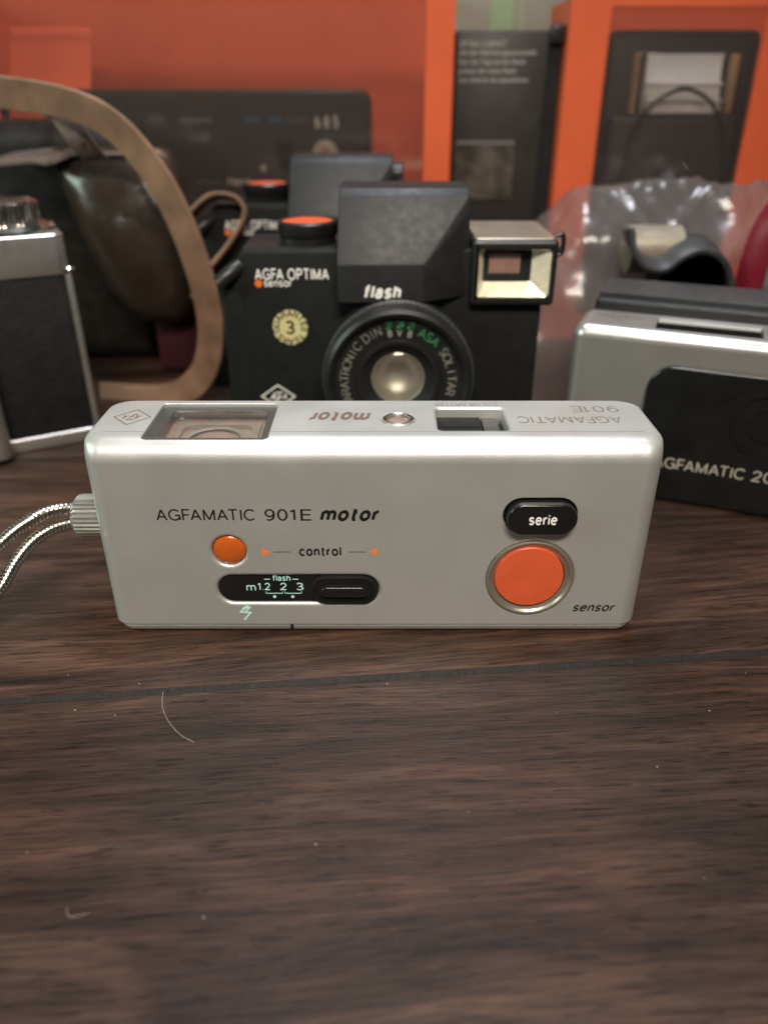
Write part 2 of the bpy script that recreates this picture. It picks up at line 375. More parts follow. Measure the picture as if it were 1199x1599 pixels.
# ---- lettering: a monoline grotesque drawn as strokes (cap height 1)
def ar(cx, cy, rx, ry, a0, a1, n=14): return [(cx + rx * math.cos(R(a0 + (a1 - a0) * i / n)), cy + ry * math.sin(R(a0 + (a1 - a0) * i / n))) for i in range(n + 1)]
def sS(k, w_): return [[(x * w_, y * k) for x, y in ar(.30, .745, .27, .255, 25, 270) + ar(.30, .245, .29, .245, 90, -155)[1:]]]
GL = {
 'A': (.78, [[(0, 0), (.39, 1)], [(.39, 1), (.78, 0)], [(.13, .32), (.65, .32)]]), 'C': (.80, [ar(.45, .5, .45, .5, 42, 318)]),
 'D': (.74, [[(0, 0), (0, 1), (.3, 1)] + ar(.3, .5, .44, .5, 90, -90) + [(0, 0)]]), 'E': (.60, [[(.60, 1), (0, 1), (0, 0), (.60, 0)], [(0, .52), (.55, .52)]]),
 'F': (.56, [[(.56, 1), (0, 1), (0, 0)], [(0, .51), (.5, .51)]]), 'G': (.86, [ar(.46, .5, .46, .5, 40, 335), [(.50, .47), (.87, .47)], [(.87, .47), (.87, .02)]]),
 'I': (.0, [[(0, 0), (0, 1)]]), 'L': (.52, [[(0, 1), (0, 0), (.52, 0)]]), 'M': (.86, [[(0, 0), (0, 1)], [(0, 1), (.43, .04)], [(.43, .04), (.86, 1)], [(.86, 1), (.86, 0)]]),
 'N': (.68, [[(0, 0), (0, 1)], [(0, 1), (.68, 0)], [(.68, 0), (.68, 1)]]), 'O': (.92, [ar(.46, .5, .46, .5, 0, 360, 24)]),
 'P': (.60, [[(0, 0), (0, 1), (.34, 1)] + ar(.34, .74, .26, .26, 90, -90) + [(0, .48)]]), 'R': (.64, [[(0, 0), (0, 1), (.34, 1)] + ar(.34, .74, .26, .26, 90, -90) + [(0, .48)], [(.34, .48), (.64, 0)]]),
 'S': (.60, sS(1, 1)), 'T': (.72, [[(0, 1), (.72, 1)], [(.36, 1), (.36, 0)]]), 'U': (.64, [[(0, 1), (0, .32)] + ar(.32, .32, .32, .32, 180, 360) + [(.64, 1)]]),
 'V': (.70, [[(0, 1), (.35, 0)], [(.35, 0), (.70, 1)]]), 'Y': (.70, [[(0, 1), (.35, .45)], [(.70, 1), (.35, .45)], [(.35, .45), (.35, 0)]]),
 '0': (.60, [ar(.30, .5, .30, .5, 0, 360, 24)]), '1': (.26, [[(0, .78), (.26, 1)], [(.26, 1), (.26, 0)]]),
 '2': (.60, [ar(.30, .71, .28, .29, 170, -38) + [(0, 0), (.60, 0)]]), '3': (.58, [ar(.28, .75, .25, .25, 155, -90) + ar(.28, .255, .29, .255, 90, -155)[1:]]),
 '4': (.62, [[(.46, 0), (.46, 1), (0, .3), (.62, .3)]]), '5': (.58, [[(.54, 1), (.1, 1), (.05, .52)] + ar(.28, .32, .30, .32, 135, -155)]), '6': (.58, [ar(.29, .31, .29, .31, 0, 360), ar(.36, .5, .36, .5, 95, 185)]),
 '7': (.55, [[(0, 1), (.55, 1), (.2, 0)]]), '8': (.60, [ar(.30, .75, .25, .25, 0, 360, 20), ar(.30, .25, .30, .25, 0, 360, 20)]),
 '9': (.60, [ar(.29, .67, .29, .33, 0, 360, 20), [(.58, .67)] + ar(.24, .46, .34, .46, 5, -120)]), '.': (.0, [[(0, 0), (0, .06)]]),
 'a': (.54, [ar(.27, .46, .25, .26, 160, 0) + [(.52, 0)], ar(.26, .21, .26, .21, 0, 360, 18)]), 'c': (.58, [ar(.34, .36, .34, .36, 45, 315)]), 'e': (.66, [[(.02, .38), (.64, .38)], ar(.33, .36, .33, .36, 4, 318)]),
 'f': (.40, [ar(.36, .80, .20, .20, 80, 180) + [(.16, 0)], [(0, .69), (.40, .69)]]), 'h': (.56, [[(0, 1), (0, 0)], ar(.28, .43, .28, .29, 180, 0) + [(.56, 0)]]),
 'i': (.0, [[(0, .72), (0, 0)], [(0, .90), (0, 1)]]), 'l': (.0, [[(0, 1), (0, 0)]]), 'm': (1.08, [[(0, .72), (0, 0)], ar(.27, .45, .27, .27, 180, 0) + [(.54, 0)], ar(.81, .45, .27, .27, 180, 0) + [(1.08, 0)]]),
 'n': (.56, [[(0, .72), (0, 0)], ar(.28, .43, .28, .29, 180, 0) + [(.56, 0)]]), 'o': (.68, [ar(.34, .36, .34, .36, 0, 360, 24)]), 'r': (.32, [[(0, .72), (0, 0)], ar(.30, .40, .30, .30, 180, 82)]),
 's': (.52, sS(.72, .88)), 't': (.38, [[(.15, .96), (.15, .16)] + ar(.33, .16, .18, .16, 180, 285), [(0, .69), (.38, .69)]])}
KERN = {'FA': .17, 'AT': .16, 'TA': .16, 'TI': -.02, 'AG': .05, 'PT': .05, 'RA': .04, 'AF': .02, '1.': -.10, '.2': -.06, 'PO': .05, 'LI': -.03}
def glyphs(body, bold=0.0, shear=0.0, space=1.0, ext=0.006):
    if any(ch not in GL and ch != ' ' for ch in body): return font_glyphs(body, bold, shear, space, ext)
    wd = 0.148 + bold * 3.0; bm = NB(); x = 0; prev = ''
    for ch in body:
        x -= KERN.get(prev + ch, 0.0); prev = ch
        if ch == ' ': x += 0.42 * space; continue
        adv, strokes = GL[ch]
        for st in strokes:
            runs = [[Vector((*st[0], 0))]]
            for i in range(1, len(st)):
                p = Vector((*st[i], 0)); runs[-1].append(p)
                if i + 1 < len(st):
                    d0 = (p - Vector((*st[i - 1], 0))); d1 = Vector((*st[i + 1], 0)) - p
                    if d0.length > 1e-6 and d1.length > 1e-6 and d0.angle(d1) > 0.7: runs.append([p.copy()])
            for k, rn in enumerate(runs):
                q = [rn[0]] + [b_ for a_, b_ in zip(rn, rn[1:]) if (b_ - a_).length > 1e-5]
                if len(q) < 2: continue
                if k > 0: q[0] = q[0] - (q[1] - q[0]).normalized() * wd * .5
                if k < len(runs) - 1: q[-1] = q[-1] + (q[-1] - q[-2]).normalized() * wd * .5
                tube(bm, [Vector((x + p.x, p.y, 0)) for p in q], wd / 2, 8)
        x += adv + wd + 0.135 * space
    for v in bm.verts: v.co.x += shear * v.co.y
    return bm
def font_glyphs(body, bold=0.0, shear=0.0, space=1.0, ext=0.006):
    cu = bpy.data.curves.new('t', 'FONT'); cu.body = body; cu.size = 1; cu.offset = bold; cu.shear = shear
    cu.space_character = space; cu.extrude = ext; cu.resolution_u = 4
    o = bpy.data.objects.new('t', cu); COL.objects.link(o)
    bpy.context.view_layer.update()
    me = bpy.data.meshes.new_from_object(o.evaluated_get(bpy.context.evaluated_depsgraph_get()))
    bpy.data.objects.remove(o); bpy.data.curves.remove(cu)
    bm = NB(); bm.from_mesh(me); bpy.data.meshes.remove(me); return bm
def fit(bm, u0, u1, v0, v1, t=0.04):
    xs = [v.co.x for v in bm.verts]; ys = [v.co.y for v in bm.verts]; zs = [v.co.z for v in bm.verts]
    ax, bx, ay, by = min(xs), max(xs), min(ys), max(ys); zr = max(zs) - min(zs) or 1; zm = (max(zs) + min(zs)) / 2
    for v in bm.verts:
        v.co = Vector((u0 + (v.co.x - ax) / (bx - ax) * (u1 - u0), v0 + (v.co.y - ay) / (by - ay) * (v1 - v0), (v.co.z - zm) / zr * t))
    return bm
def front(bm, y):           # letters on a face that looks towards -Y
    for v in bm.verts: v.co = Vector((v.co.x, y - v.co.z, v.co.y))
    return bm
def flat(bm, z, turn=None): # letters on a face that looks up; turn: centre to turn by 180 degrees
    for v in bm.verts:
        x, y = v.co.x, v.co.y
        if turn: x, y = 2 * turn[0] - x, 2 * turn[1] - y
        v.co = Vector((x, y, z + v.co.z))
    return bm
def text_front(parent, body, u0, u1, v0, v1, y, m, bold=0.0, shear=0.0, space=1.0, name='lettering'):
    return part(name, front(fit(glyphs(body, bold, shear, space), u0, u1, v0, v1), y), m, parent, recalc=False)
def text_top(parent, body, u0, u1, v0, v1, z, m, bold=0.0, shear=0.0, turned=True, space=1.0, name='lettering'):
    return part(name, flat(fit(glyphs(body, bold, shear, space), u0, u1, v0, v1), z, ((u0 + u1) / 2, (v0 + v1) / 2) if turned else None), m, parent, recalc=False)
def ring_text(body, cx, cz, r, a0, a1, h, bold=0.008):
    """letters set round a circle from angle a0 to a1 (degrees), tops outwards"""
    out = NB(); n = len(body)
    for i, ch in enumerate(body):
        if ch == ' ': continue
        a = R(a0 + (a1 - a0) * i / max(1, n - 1)); g = glyphs(ch, bold)
        xs = [v.co.x for v in g.verts]; mid = (min(xs) + max(xs)) / 2
        up = Vector((math.cos(a), math.sin(a))); rt = Vector((math.sin(a), -math.cos(a))); k = h / 0.70
        for v in g.verts:
            q = Vector((cx, cz)) + up * (r + (v.co.y - 0.35) * k) + rt * (v.co.x - mid) * k
            v.co = Vector((q.x, q.y, v.co.z * 3))
        merge(out, g)
    return out
def rhombus(cx, cy, w_, h_, t, letters=True):
    """diamond emblem: outline and slanted lettering"""
    bm = NB(); P = [(w_ / 2, 0), (0, h_ / 2), (-w_ / 2, 0), (0, -h_ / 2)]; k = 1 - t
    for d in (0.02, -0.02):
        a = [bm.verts.new((cx + x, cy + y, d)) for x, y in P]; b = [bm.verts.new((cx + x * k, cy + y * k, d)) for x, y in P]
        for i in range(4): bm.faces.new((a[i], a[(i + 1) % 4], b[(i + 1) % 4], b[i]))
    if letters:
        for ch, u, s in (('A', -0.17, 0.26), ('G', -0.05, 0.40), ('F', 0.06, 0.40), ('A', 0.17, 0.26)):
            g = glyphs(ch, 0.01, 0.35); fit(g, cx + (u - 0.065) * w_, cx + (u + 0.065) * w_, cy - s * h_ / 2, cy + s * h_ / 2); merge(bm, g)
    return bm
def copy_tree(o, parent=None):
    c = o.copy(); COL.objects.link(c)
    if parent: c.parent = parent
    for ch in list(o.children): copy_tree(ch, c)
    return c

# ================================================================== SETTING: wooden shelf of two boards
DX, DY = math.cos(R(5.48)), math.sin(R(5.48)); NX, NY = -DY, DX
def along(s, t): return (s * DX + t * NX, 144.0 + s * DY + t * NY)   # s along the joint, t behind it
def slab(name, s0, s1, t0, t1, z0, z1, m):
    bm = NB(); prism(bm, [along(s0, t0), along(s1, t0), along(s1, t1), along(s0, t1)], z1, z0, 'xy', 0)
    o = part(name, bm, m); o['kind'] = 'structure'; return o
slab('tabletop', -700, 700, 0.9, 620, -8, 0, M['wood_far'])
slab('tabletop', -700, 700, -500, -0.55, -8, -0.8, M['wood_near'])
bm = NB()   # the dark bevelled edge between the boards
a = [along(-700, 0.88), along(700, 0.88), along(700, -0.3), along(-700, -0.3)]; zz = (-0.02, -0.02, -0.95, -0.95)
top = [bm.verts.new((p[0], p[1], z)) for p, z in zip(a, zz)]; bot = [bm.verts.new((p[0], p[1], -6)) for p in a]
bm.faces.new(top); bm.faces.new(bot[::-1])
for i in range(4): bm.faces.new((top[i], bot[i], bot[(i + 1) % 4], top[(i + 1) % 4]))
part('board_joint', bm, M['seam'])['kind'] = 'structure'
bm = NB(); box(bm, -420, 420, 560, 566, -8, 420)
part('back_wall', bm, M['beige'])['kind'] = 'structure'

# ================================================================== SILVER POCKET CAMERA IN FRONT
pc = thing('pocket_camera', 'silver pocket camera with big orange round button and black sliding switch, in front', 'camera', (-2.4, 175, 0))
X0, X1, Y0, Y1, ZT = -70.3, 65.5, 160.9, 188.8, 54.0
def plan(x0, x1, y0, y1, rf, rb, n=9):
    pts = []
    for cx, cy, r, a0 in ((x1 - rb, y1 - rb, rb, 0), (x0 + rb, y1 - rb, rb, 90), (x0 + rf, y0 + rf, rf, 180), (x1 - rf, y0 + rf, rf, 270)):
        for i in range(n + 1): pts.append((cx + r * math.cos(R(a0 + 90 * i / n)), cy + r * math.sin(R(a0 + 90 * i / n))))
    return pts
def shell(bm, x0, x1, y0, y1, zb, zt, rf, rb, rtop, rend=1.6):
    """upright slab: front top edge filleted by rtop, the ends' top edges by rend, plan corners rf / rb"""
    PL = plan(x0, x1, y0, y1, rf, rb); rows = []; N_ = 14
    zs = [(zb, 0.0)] + [(zt - rtop + rtop * math.sin(R(90 * k / N_)), 90 * k / N_) for k in range(N_ + 1)]
    for z, a in zs:
        yf = y0 + rtop * (1 - math.cos(R(a))); q = max(0.0, (z - (zt - rend)) / rend); ins = rend * (1 - math.sqrt(max(0, 1 - q * q)))
        qb = max(0.0, (z - (zt - 0.7)) / 0.7); yb = y1 - 0.7 * (1 - math.sqrt(max(0, 1 - qb * qb)))
        k = (x1 - x0 - 2 * ins) / (x1 - x0)
        rows.append([bm.verts.new(((x0 + x1) / 2 + (x - (x0 + x1) / 2) * k, yf + (y - y0) / (y1 - y0) * (yb - yf), z)) for x, y in PL])
    n = len(PL)
    for a_, b_ in zip(rows, rows[1:]):
        for i in range(n): bm.faces.new((a_[i], a_[(i + 1) % n], b_[(i + 1) % n], b_[i]))
    bm.faces.new(rows[0][::-1]); bm.faces.new(rows[-1]); return bm
def elen(e): return (e.verts[0].co - e.verts[1].co)
bm = NB(); shell(bm, X0, X1, Y0, Y1, 2.95, ZT, 4.6, 5.6, 5.4)
body = part('body', bm, M['silver'], pc, 40)
FR = Y0
SB = (35.9, 36.8, 17.4)     # sensor button centre x, y unused, z
def stad(x0, x1, z0, z1): return rrect(x0, x1, z0, z1, (z1 - z0) / 2 - 0.01, 10)
HOLES = [(lambda e: stad(-42.0 - e, -1.3 + e, 9.6 - e, 17.9 + e), 1.4, 1.0), (lambda e: circ(-38.1, 25.1, 4.2 + e, 40), 2.2, 0.95),
         (lambda e: stad(28.5 - e, 46.3 + e, 30.7 - e, 39.9 + e), 2.6, 0.3), (lambda e: circ(36.6, 17.2, 10.95 + e, 56), 1.6, 0.6)]
THOLES = [(lambda e: rrect(-56.4 - e, -27.0 + e, 164.4 - e, 186.2 + e, 1.2 + e), 4.5, 0.25), (lambda e: rrect(12.9 - e, 29.8 + e, 168.9 - e, 183.2 + e, 1.3 + e), 5.0, 0.8),
          (lambda e: circ(3.5, 175.6, 3.7 + e, 32), 1.6, 0.9)]
cuts = []
for f_, d_, e_ in HOLES: c = NB(); prism(c, f_(e_), FR - 3, FR + d_); cuts.append(c)
for f_, d_, e_ in THOLES: c = NB(); prism(c, f_(e_), ZT + 3, ZT - d_, 'xy'); cuts.append(c)
cut(body, cuts)
def rim(f_, depth, e, top=False):
    """rounded lip that leads from the surface down into a recess"""
    b = NB(); rows = []
    prof = [(e, 0.0)] + [(e * (1 - math.sin(R(a))), e * (1 - math.cos(R(a))) * 0.9) for a in (15, 30, 45, 60, 75, 90)] + [(0, depth)]
    for ee, d in prof:
        rows.append([b.verts.new((u, v, ZT - d) if top else (u, FR + d, v)) for u, v in f_(ee)])
    n = len(rows[0])
    for a_, b_ in zip(rows, rows[1:]):
        for i in range(n): b.faces.new((a_[i], a_[(i + 1) % n], b_[(i + 1) % n], b_[i]))
    return b
for f_, d_, e_ in HOLES: part('recess_rim', rim(f_, d_ - 0.05, e_), M['silver'], pc, 60)
for f_, d_, e_ in THOLES: part('recess_rim', rim(f_, d_ - 0.05, e_, True), M['silver'], pc, 60)
# fine groove of the top panel
bm = NB(); box(bm, X0 + 4.4, -56.6, 167.75, 167.98, ZT - 0.12, ZT + 0.012); box(bm, -26.8, X1 - 4.4, 167.75, 167.98, ZT - 0.12, ZT + 0.012)
part('panel_line', bm, M['print_grey'], pc)
# bottom trays
for xa, xb in ((X0 + 0.5, -24.35), (-23.55, X1 - 0.5)):
    t = NB(); bmesh.ops.create_cube(t, size=1)
    for v in t.verts: v.co = Vector(((xa + xb) / 2 + v.co.x * (xb - xa), (Y0 + Y1) / 2 + v.co.y * (Y1 - Y0 - 0.2), 1.36 + v.co.z * 2.20))
    for v in t.verts:
        if v.co.z < 1.3: v.co.y += 0.8 if v.co.y < 170 else 0; v.co.x += 0.5 if v.co.x < -60 else (-0.5 if v.co.x > 60 else 0)
    side = xa if xa < -60 else xb
    es = [e for e in t.edges if abs(elen(e).z) > 1 and abs(e.verts[0].co.x - side) < .8]
    bmesh.ops.bevel(t, geom=es, offset=4.4, segments=8, profile=0.5, affect='EDGES')
    es = [e for e in t.edges if max(v.co.z for v in e.verts) < 0.5 and len(e.link_faces) == 2]
    bmesh.ops.bevel(t, geom=es, offset=0.8, segments=4, profile=0.5, affect='EDGES')
    es = [e for e in t.edges if min(v.co.z for v in e.verts) > 2.3]
    bmesh.ops.bevel(t, geom=es, offset=0.15, segments=2, profile=0.5, affect='EDGES')
    part('base_cover', t, M['silver'], pc, 40)
bm = NB(); prism(bm, plan(X0 + 1.0, X1 - 1.0, Y0 + 0.8, Y1 - 1.0, 4.2, 5), 1.2, 3.4, 'xy'); part('inner_chassis', bm, M['print_black'], pc)
# slider switch
bm = NB(); prism(bm, stad(-41.9, -1.4, 9.7, 17.8), FR + 0.75, FR + 1.29); part('switch_plate', bm, M['blackgloss'], pc)
bm = NB(); prism(bm, stad(-18.6, -1.5, 9.55, 17.75), FR - 0.5, FR + 0.74, bev=0.35)
sw = part('slider', bm, M['blackbody'], pc)
bm = NB()
for j in range(2):   # stippled border
    o = stad(-18.0 + j * 0.9, -2.1 - j * 0.9, 10.1 + j * 0.9, 17.2 - j * 0.9)
    seg = []
    for i in range(len(o)):
        p, q = Vector((*o[i], 0)), Vector((*o[(i + 1) % len(o)], 0)); L = (q - p).length
        for k in range(max(1, int(L / 0.62))): seg.append(p + (q - p) * k / max(1, int(L / 0.62)))
    last = None
    for p in seg:
        if last is not None and (p - last).length < 0.45: continue
        last = p; t = NB(); bmesh.ops.create_icosphere(t, subdivisions=1, radius=0.33)
        for v in t.verts: v.co += Vector((p.x, FR - 0.5, p.y))
        merge(bm, t)
part('grip_studs', bm, M['blackgloss'], sw)
bm = NB(); prism(bm, stad(-16.0, -4.2, 12.1, 15.2), FR - 1.5, FR - 0.4, bev=0.45, seg=3); part('grip_ridge', bm, M['blackgloss'], sw)
PY = FR + 0.74
def bars(*rects, y=PY, t=0.03):
    b = NB()
    for x0, x1, z0, z1 in rects: box(b, x0, x1, y - t, y, z0, z1)
    return b
text_front(pc, 'flash', -28.0, -23.6, 15.85, 17.65, PY, M['print_cyan'], 0.006)
text_front(pc, 'm', -34.9, -32.5, 13.0, 14.6, PY, M['print_cyan'])
text_front(pc, '1.2', -32.0, -28.9, 13.0, 15.3, PY, M['print_cyan'])
text_front(pc, '2', -26.4, -24.7, 13.0, 15.3, PY, M['print_cyan'])
text_front(pc, '3', -22.2, -20.4, 13.0, 15.3, PY, M['print_cyan'])
b = bars((-30.2, -28.7, 16.3, 16.5), (-23.1, -21.6, 16.3, 16.5), (-30.1, -25.7, 12.0, 12.18), (-25.3, -20.9, 12.0, 12.18),
         (-30.1, -29.93, 12.0, 12.6), (-25.87, -25.7, 12.0, 12.6), (-25.3, -25.13, 12.0, 12.6), (-21.07, -20.9, 12.0, 12.6))
for cx in (-27.9, -23.3): prism(b, circ(cx, 11.05, 0.42, 16), PY - 0.03, PY)
part('scale_marks', b, M['print_cyan'], pc)
# lightning bolt
bm = NB()
for q in ([(-35.2, 8.2), (-36.9, 6.75)], [(-37.1, 6.75), (-34.0, 6.55)], [(-34.2, 6.7), (-36.1, 4.3)], [(-35.7, 6.5), (-34.6, 8.0)]): tube(bm, [Vector((*q[0], 0)), Vector((*q[1], 0))], 0.21, 8)
for v in bm.verts: v.co.z *= 0.06
prism(bm, [(-36.6, 7.7), (-35.1, 9.0), (-33.9, 8.0)], -0.012, 0.012, 'xy'); front(bm, FR - 0.01)
part('flash_symbol', bm, M['print_cyan'], pc)
# amber lamp
bm = NB(); lathe(bm, [(4.1, 1.8), (4.1, 0.9), (3.9, 0.55), (3.3, 0.25), (2.3, 0.05), (1.2, -0.04), (0.3, -0.06)], (-38.1, FR, 25.1), 'y', 40)
part('signal_window', bm, M['amber'], pc, 60)
# serie button
bm = NB(); prism(bm, stad(28.5, 46.3, 30.7, 39.9), FR + 2.0, FR + 2.48); part('button_well', bm, M['print_black'], pc)
bm = NB(); prism(bm, stad(29.2, 45.9, 31.2, 39.3), FR - 2.6, FR + 2.0, bev=0.5, seg=3); sb = part('push_button', bm, M['blackgloss'], pc)
text_front(sb, 'serie', 34.3, 41.0, 34.0, 36.7, FR - 2.62, M['print_white'], 0.02)
# sensor button
bm = NB(); lathe(bm, [(10.9, 1.5), (10.85, -0.35), (10.5, -0.5), (10.1, -0.35), (9.7, 0.15), (8.75, 0.55), (8.7, 1.5)], (36.6, FR, 17.2), 'y', 72)
rg = part('button_ring', bm, M['darkmetal'], pc, 25)
bm = NB(); lathe(bm, [(8.62, 1.5), (8.62, -0.1), (8.45, -0.28), (8.2, -0.3), (4, -0.22), (0.3, -0.2)], (36.3, FR, 17.6), 'y', 72)
part('sensor_button', bm, M['orange'], pc, 30)
# printed words on the face
T_ = FR - 0.01
text_front(pc, 'AGFAMATIC', -54.6, -31.0, 33.75, 37.0, T_, M['print_black'], 0.0)
text_front(pc, '901', -28.6, -21.2, 33.75, 37.0, T_, M['print_black'], 0.0)
text_front(pc, 'E', -20.0, -17.4, 33.8, 36.95, T_, M['print_black'], 0.0)
text_front(pc, 'motor', -15.4, -1.1, 33.6, 37.0, T_, M['print_black'], 0.05, 0.28)
text_front(pc, 'control', -20.9, -10.5, 23.7, 26.3, T_, M['print_black'], 0.036, 0, 1.15)
text_front(pc, 'sensor', 48.4, 59.2, 6.9, 9.0, T_, M['print_black'], 0.022, 0.3)
part('dash_lines', bars((-27.2, -23.0, 24.85, 25.02), (-8.7, -4.5, 24.85, 25.02), y=FR + 0.005), M['print_black'], pc)
for tri in ([(-30.0, 23.9), (-28.0, 24.9), (-30.0, 25.9)], [(-1.7, 23.9), (-1.7, 25.9), (-3.7, 24.9)]):
    bm = NB(); prism(bm, tri, FR - 0.03, FR + 0.01); part('arrow_mark', bm, M['print_orange'], pc)
# finder window on top
bm = NB(); frame(bm, rrect(-56.3, -27.1, 164.5, 186.1, 1.5), rrect(-53.2, -28.8, 161.8 + 3.6, 183.0, 1.2), ZT - 1.4, ZT - 0.9, 'xy')
vf = part('finder_frame', bm, M['frame'], pc)
bm = NB(); box(bm, -56.2, -27.2, 164.5, 186.0, ZT - 4.49, ZT - 4.0); part('finder_floor', bm, M['brownreflection'], vf)
bm = NB(); prism(bm, rrect(-53.1, -28.9, 165.5, 182.9, 1.2), ZT - 0.55, ZT - 2.6, 'xy', 0.45, 3); part('finder_pane', bm, M['pane'], vf)
bm = NB(); frame(bm, rrect(-51.5, -30.6, 166.2, 181.0, 0.6), rrect(-49.6, -32.6, 167.4, 178.8, 2.5), ZT - 3.9, ZT - 2.9, 'xy'); part('finder_rim', bm, M['milky'], vf)
bm = NB(); lathe(bm, [(8.2, 0), (8.0, 0.9), (6.9, 1.1), (6.2, 0.9)], (-40.8, 170.5, ZT - 3.95), 'z', 48, False); part('eye_ring', bm, M['milky'], vf)
bm = NB(); lathe(bm, [(6.1, 0), (5.2, 0.7), (3.2, 1.2), (0.2, 1.35)], (-40.8, 170.5, ZT - 3.95), 'z', 40); part('eye_lens', bm, M['brownreflection'], vf, 60)
# taking window on top: sliding cover half across
bm = NB(); box(bm, 12.8, 29.8, 168.8, 183.2, ZT - 4.95, ZT - 4.3); lw = part('window_floor', bm, M['blackgloss'], pc)
bm = NB(); box(bm, 13.0, 24.3, 169, 183, ZT - 4.2, ZT - 2.4, 0.4)
box(bm, 13.4, 23.8, 176.5, 177.6, ZT - 2.5, ZT - 2.1, 0.15, 1)
part('lens_cover', bm, M['blackbody'], lw)
bm = NB(); box(bm, 24.6, 28.6, 169, 183, ZT - 4.2, ZT - 2.7, 0.2); part('cover_slide', bm, M['frame'], lw)
# tiny window
bm = NB(); lathe(bm, [(3.8, -1.5), (3.75, 0.25), (3.5, 0.35), (3.2, 0.2), (3.1, -0.6), (3.1, -1.5)], (3.5, 175.6, ZT), 'z', 36); er = part('eye_bezel', bm, M['chrome'], pc)
bm = NB(); lathe(bm, [(3.05, -1.5), (2.9, -0.6), (1.8, -0.1), (0.2, 0.05)], (3.5, 175.6, ZT), 'z', 36); part('meter_eye', bm, M['brownreflection'], er, 60)
TT = ZT + 0.015
text_top(pc, 'motor', -18.4, -3.2, 174.6, 180.4, TT, M['print_brown'], 0.05, 0.28)
text_top(pc, 'AGFAMATIC', 32.6, 58.0, 173.0, 177.4, TT, M['print_grey'], 0.0)
text_top(pc, '901E', 47.2, 59.0, 180.2, 184.4, TT, M['print_grey'], 0.0)
text_top(pc, 'COLOR APOTAR', 13.0, 29.0, 184.5, 186.6, TT, M['print_grey'], 0.0)
g = rhombus(0, 0, 9.4, 10.4, 0.10)
for v in g.verts: v.co = Vector((-61.9 - v.co.x, 177.0 - v.co.y, TT + v.co.z))
part('emblem', g, M['print_brown'], pc, recalc=False)

# ---- metal cable wrist strap screwed into its side
ws = thing('wrist_strap', 'ribbed metal cable strap with knurled screw, on the front camera\'s left side', 'strap', (-74, 170, 0))
bm = NB(); n = 90; prof = [(4.2, -78.2), (5.2, -77.2), (5.35, -76.6), (5.35, -70.4), (4.6, -70.2)]
rows = [[bm.verts.new((h, 171 + (r + (0.22 if (i % 3 == 0) else -0.16) * (r > 5)) * math.cos(2 * math.pi * i / n), 29.6 + (r + (0.22 if (i % 3 == 0) else -0.16) * (r > 5)) * math.sin(2 * math.pi * i / n))) for i in range(n)] for r, h in prof]
for a_, b_ in zip(rows, rows[1:]):
    for i in range(n): bm.faces.new((a_[i], a_[(i + 1) % n], b_[(i + 1) % n], b_[i]))
bm.faces.new(rows[0]); bm.faces.new(rows[-1][::-1])
part('knurled_screw', bm, M['satinchrome'], ws, 20)
for path in (((-77.5, 171, 31.8), (-80.5, 170.5, 31.9), (-84, 170, 31.4), (-87.2, 169, 30.4), (-92.2, 168, 27.6), (-97, 166, 24.0), (-108, 160, 15), (-124, 150, 5), (-142, 138, 1.8)),
             ((-77.5, 171, 27.6), (-80.5, 170.5, 27.6), (-84.9, 169.5, 26.4), (-89.8, 168, 23.4), (-94.2, 166, 18.6), (-98.6, 163, 12.2), (-106, 155, 4.0), (-118, 146, 1.8), (-138, 136, 1.8))):
    P = spline(path, 12)
    # resample at half the winding pitch
    out = [P[0]]; acc = 0; step = 0.36
    for p, q in zip(P, P[1:]):
        L = (q - p).length; tpos = step - acc
        while tpos <= L: out.append(p + (q - p) * (tpos / L)); tpos += step
        acc = (acc + L) % step
    bm = NB(); tube(bm, out, 1.6, 14, lambda i, L: 1.72 if i % 3 == 1 else (1.6 if i % 3 == 0 else 1.34))
    part('metal_cable', bm, M['nickel'], ws, 60)

# ================================================================== BLACK COMPACT CAMERA WITH FLASH (and a second one behind)
oc = thing('compact_camera', 'black compact camera with round lens and yellow sticker, right behind the front silver camera', 'camera', (0, 275, 0), group='black compact flash cameras')
bm = NB(); prism(bm, [(-54.6, 0), (-54.6, 66), (-46.0, 79.0), (29, 79.0), (29, 62.4), (53, 62.4), (53, 0)], 260, 291, 'xz', 1.6, 3, True)
cb = part('body', bm, M['blackbody'], oc)
bm = NB(); box(bm, -47.0, -46.8, 259.93, 260.4, 1, 78); box(bm, -54.3, -46.9, 259.93, 260.4, 61.8, 62.0); part('seam_line', bm, M['print_black'], oc)
bm = NB(); prism(bm, [(-54.5, 66.3), (-46.2, 79.3), (-16, 79.3), (-16, 76.5), (-54.5, 64)], 262, 289, 'xz', 0.5, 2, True); part('top_cover', bm, M['black'], oc)
# strap lug on the left shoulder
bm = NB(); P = spline([(-47.5, 262, 73.5), (-51, 259, 71.2), (-54.5, 257.5, 68.4)], 5); tube(bm, P, 2.6, 16); part('strap_lug', bm, M['black'], oc)
bm = NB(); lathe(bm, [(9.3, 0), (9.3, 2.2), (10.0, 3.4), (10.1, 6.6), (9.5, 7.2), (8.6, 7.2), (8.5, 6.2)], (-25.6, 272, 79.2), 'z', 48); rb = part('release_collar', bm, M['black'], oc, 30)
bm = NB(); lathe(bm, [(8.45, 5.4), (8.4, 6.9), (7.8, 7.1), (4, 6.7), (0.3, 6.6)], (-25.6, 272, 79.2), 'z', 48); part('release_button', bm, M['orange'], rb, 40)
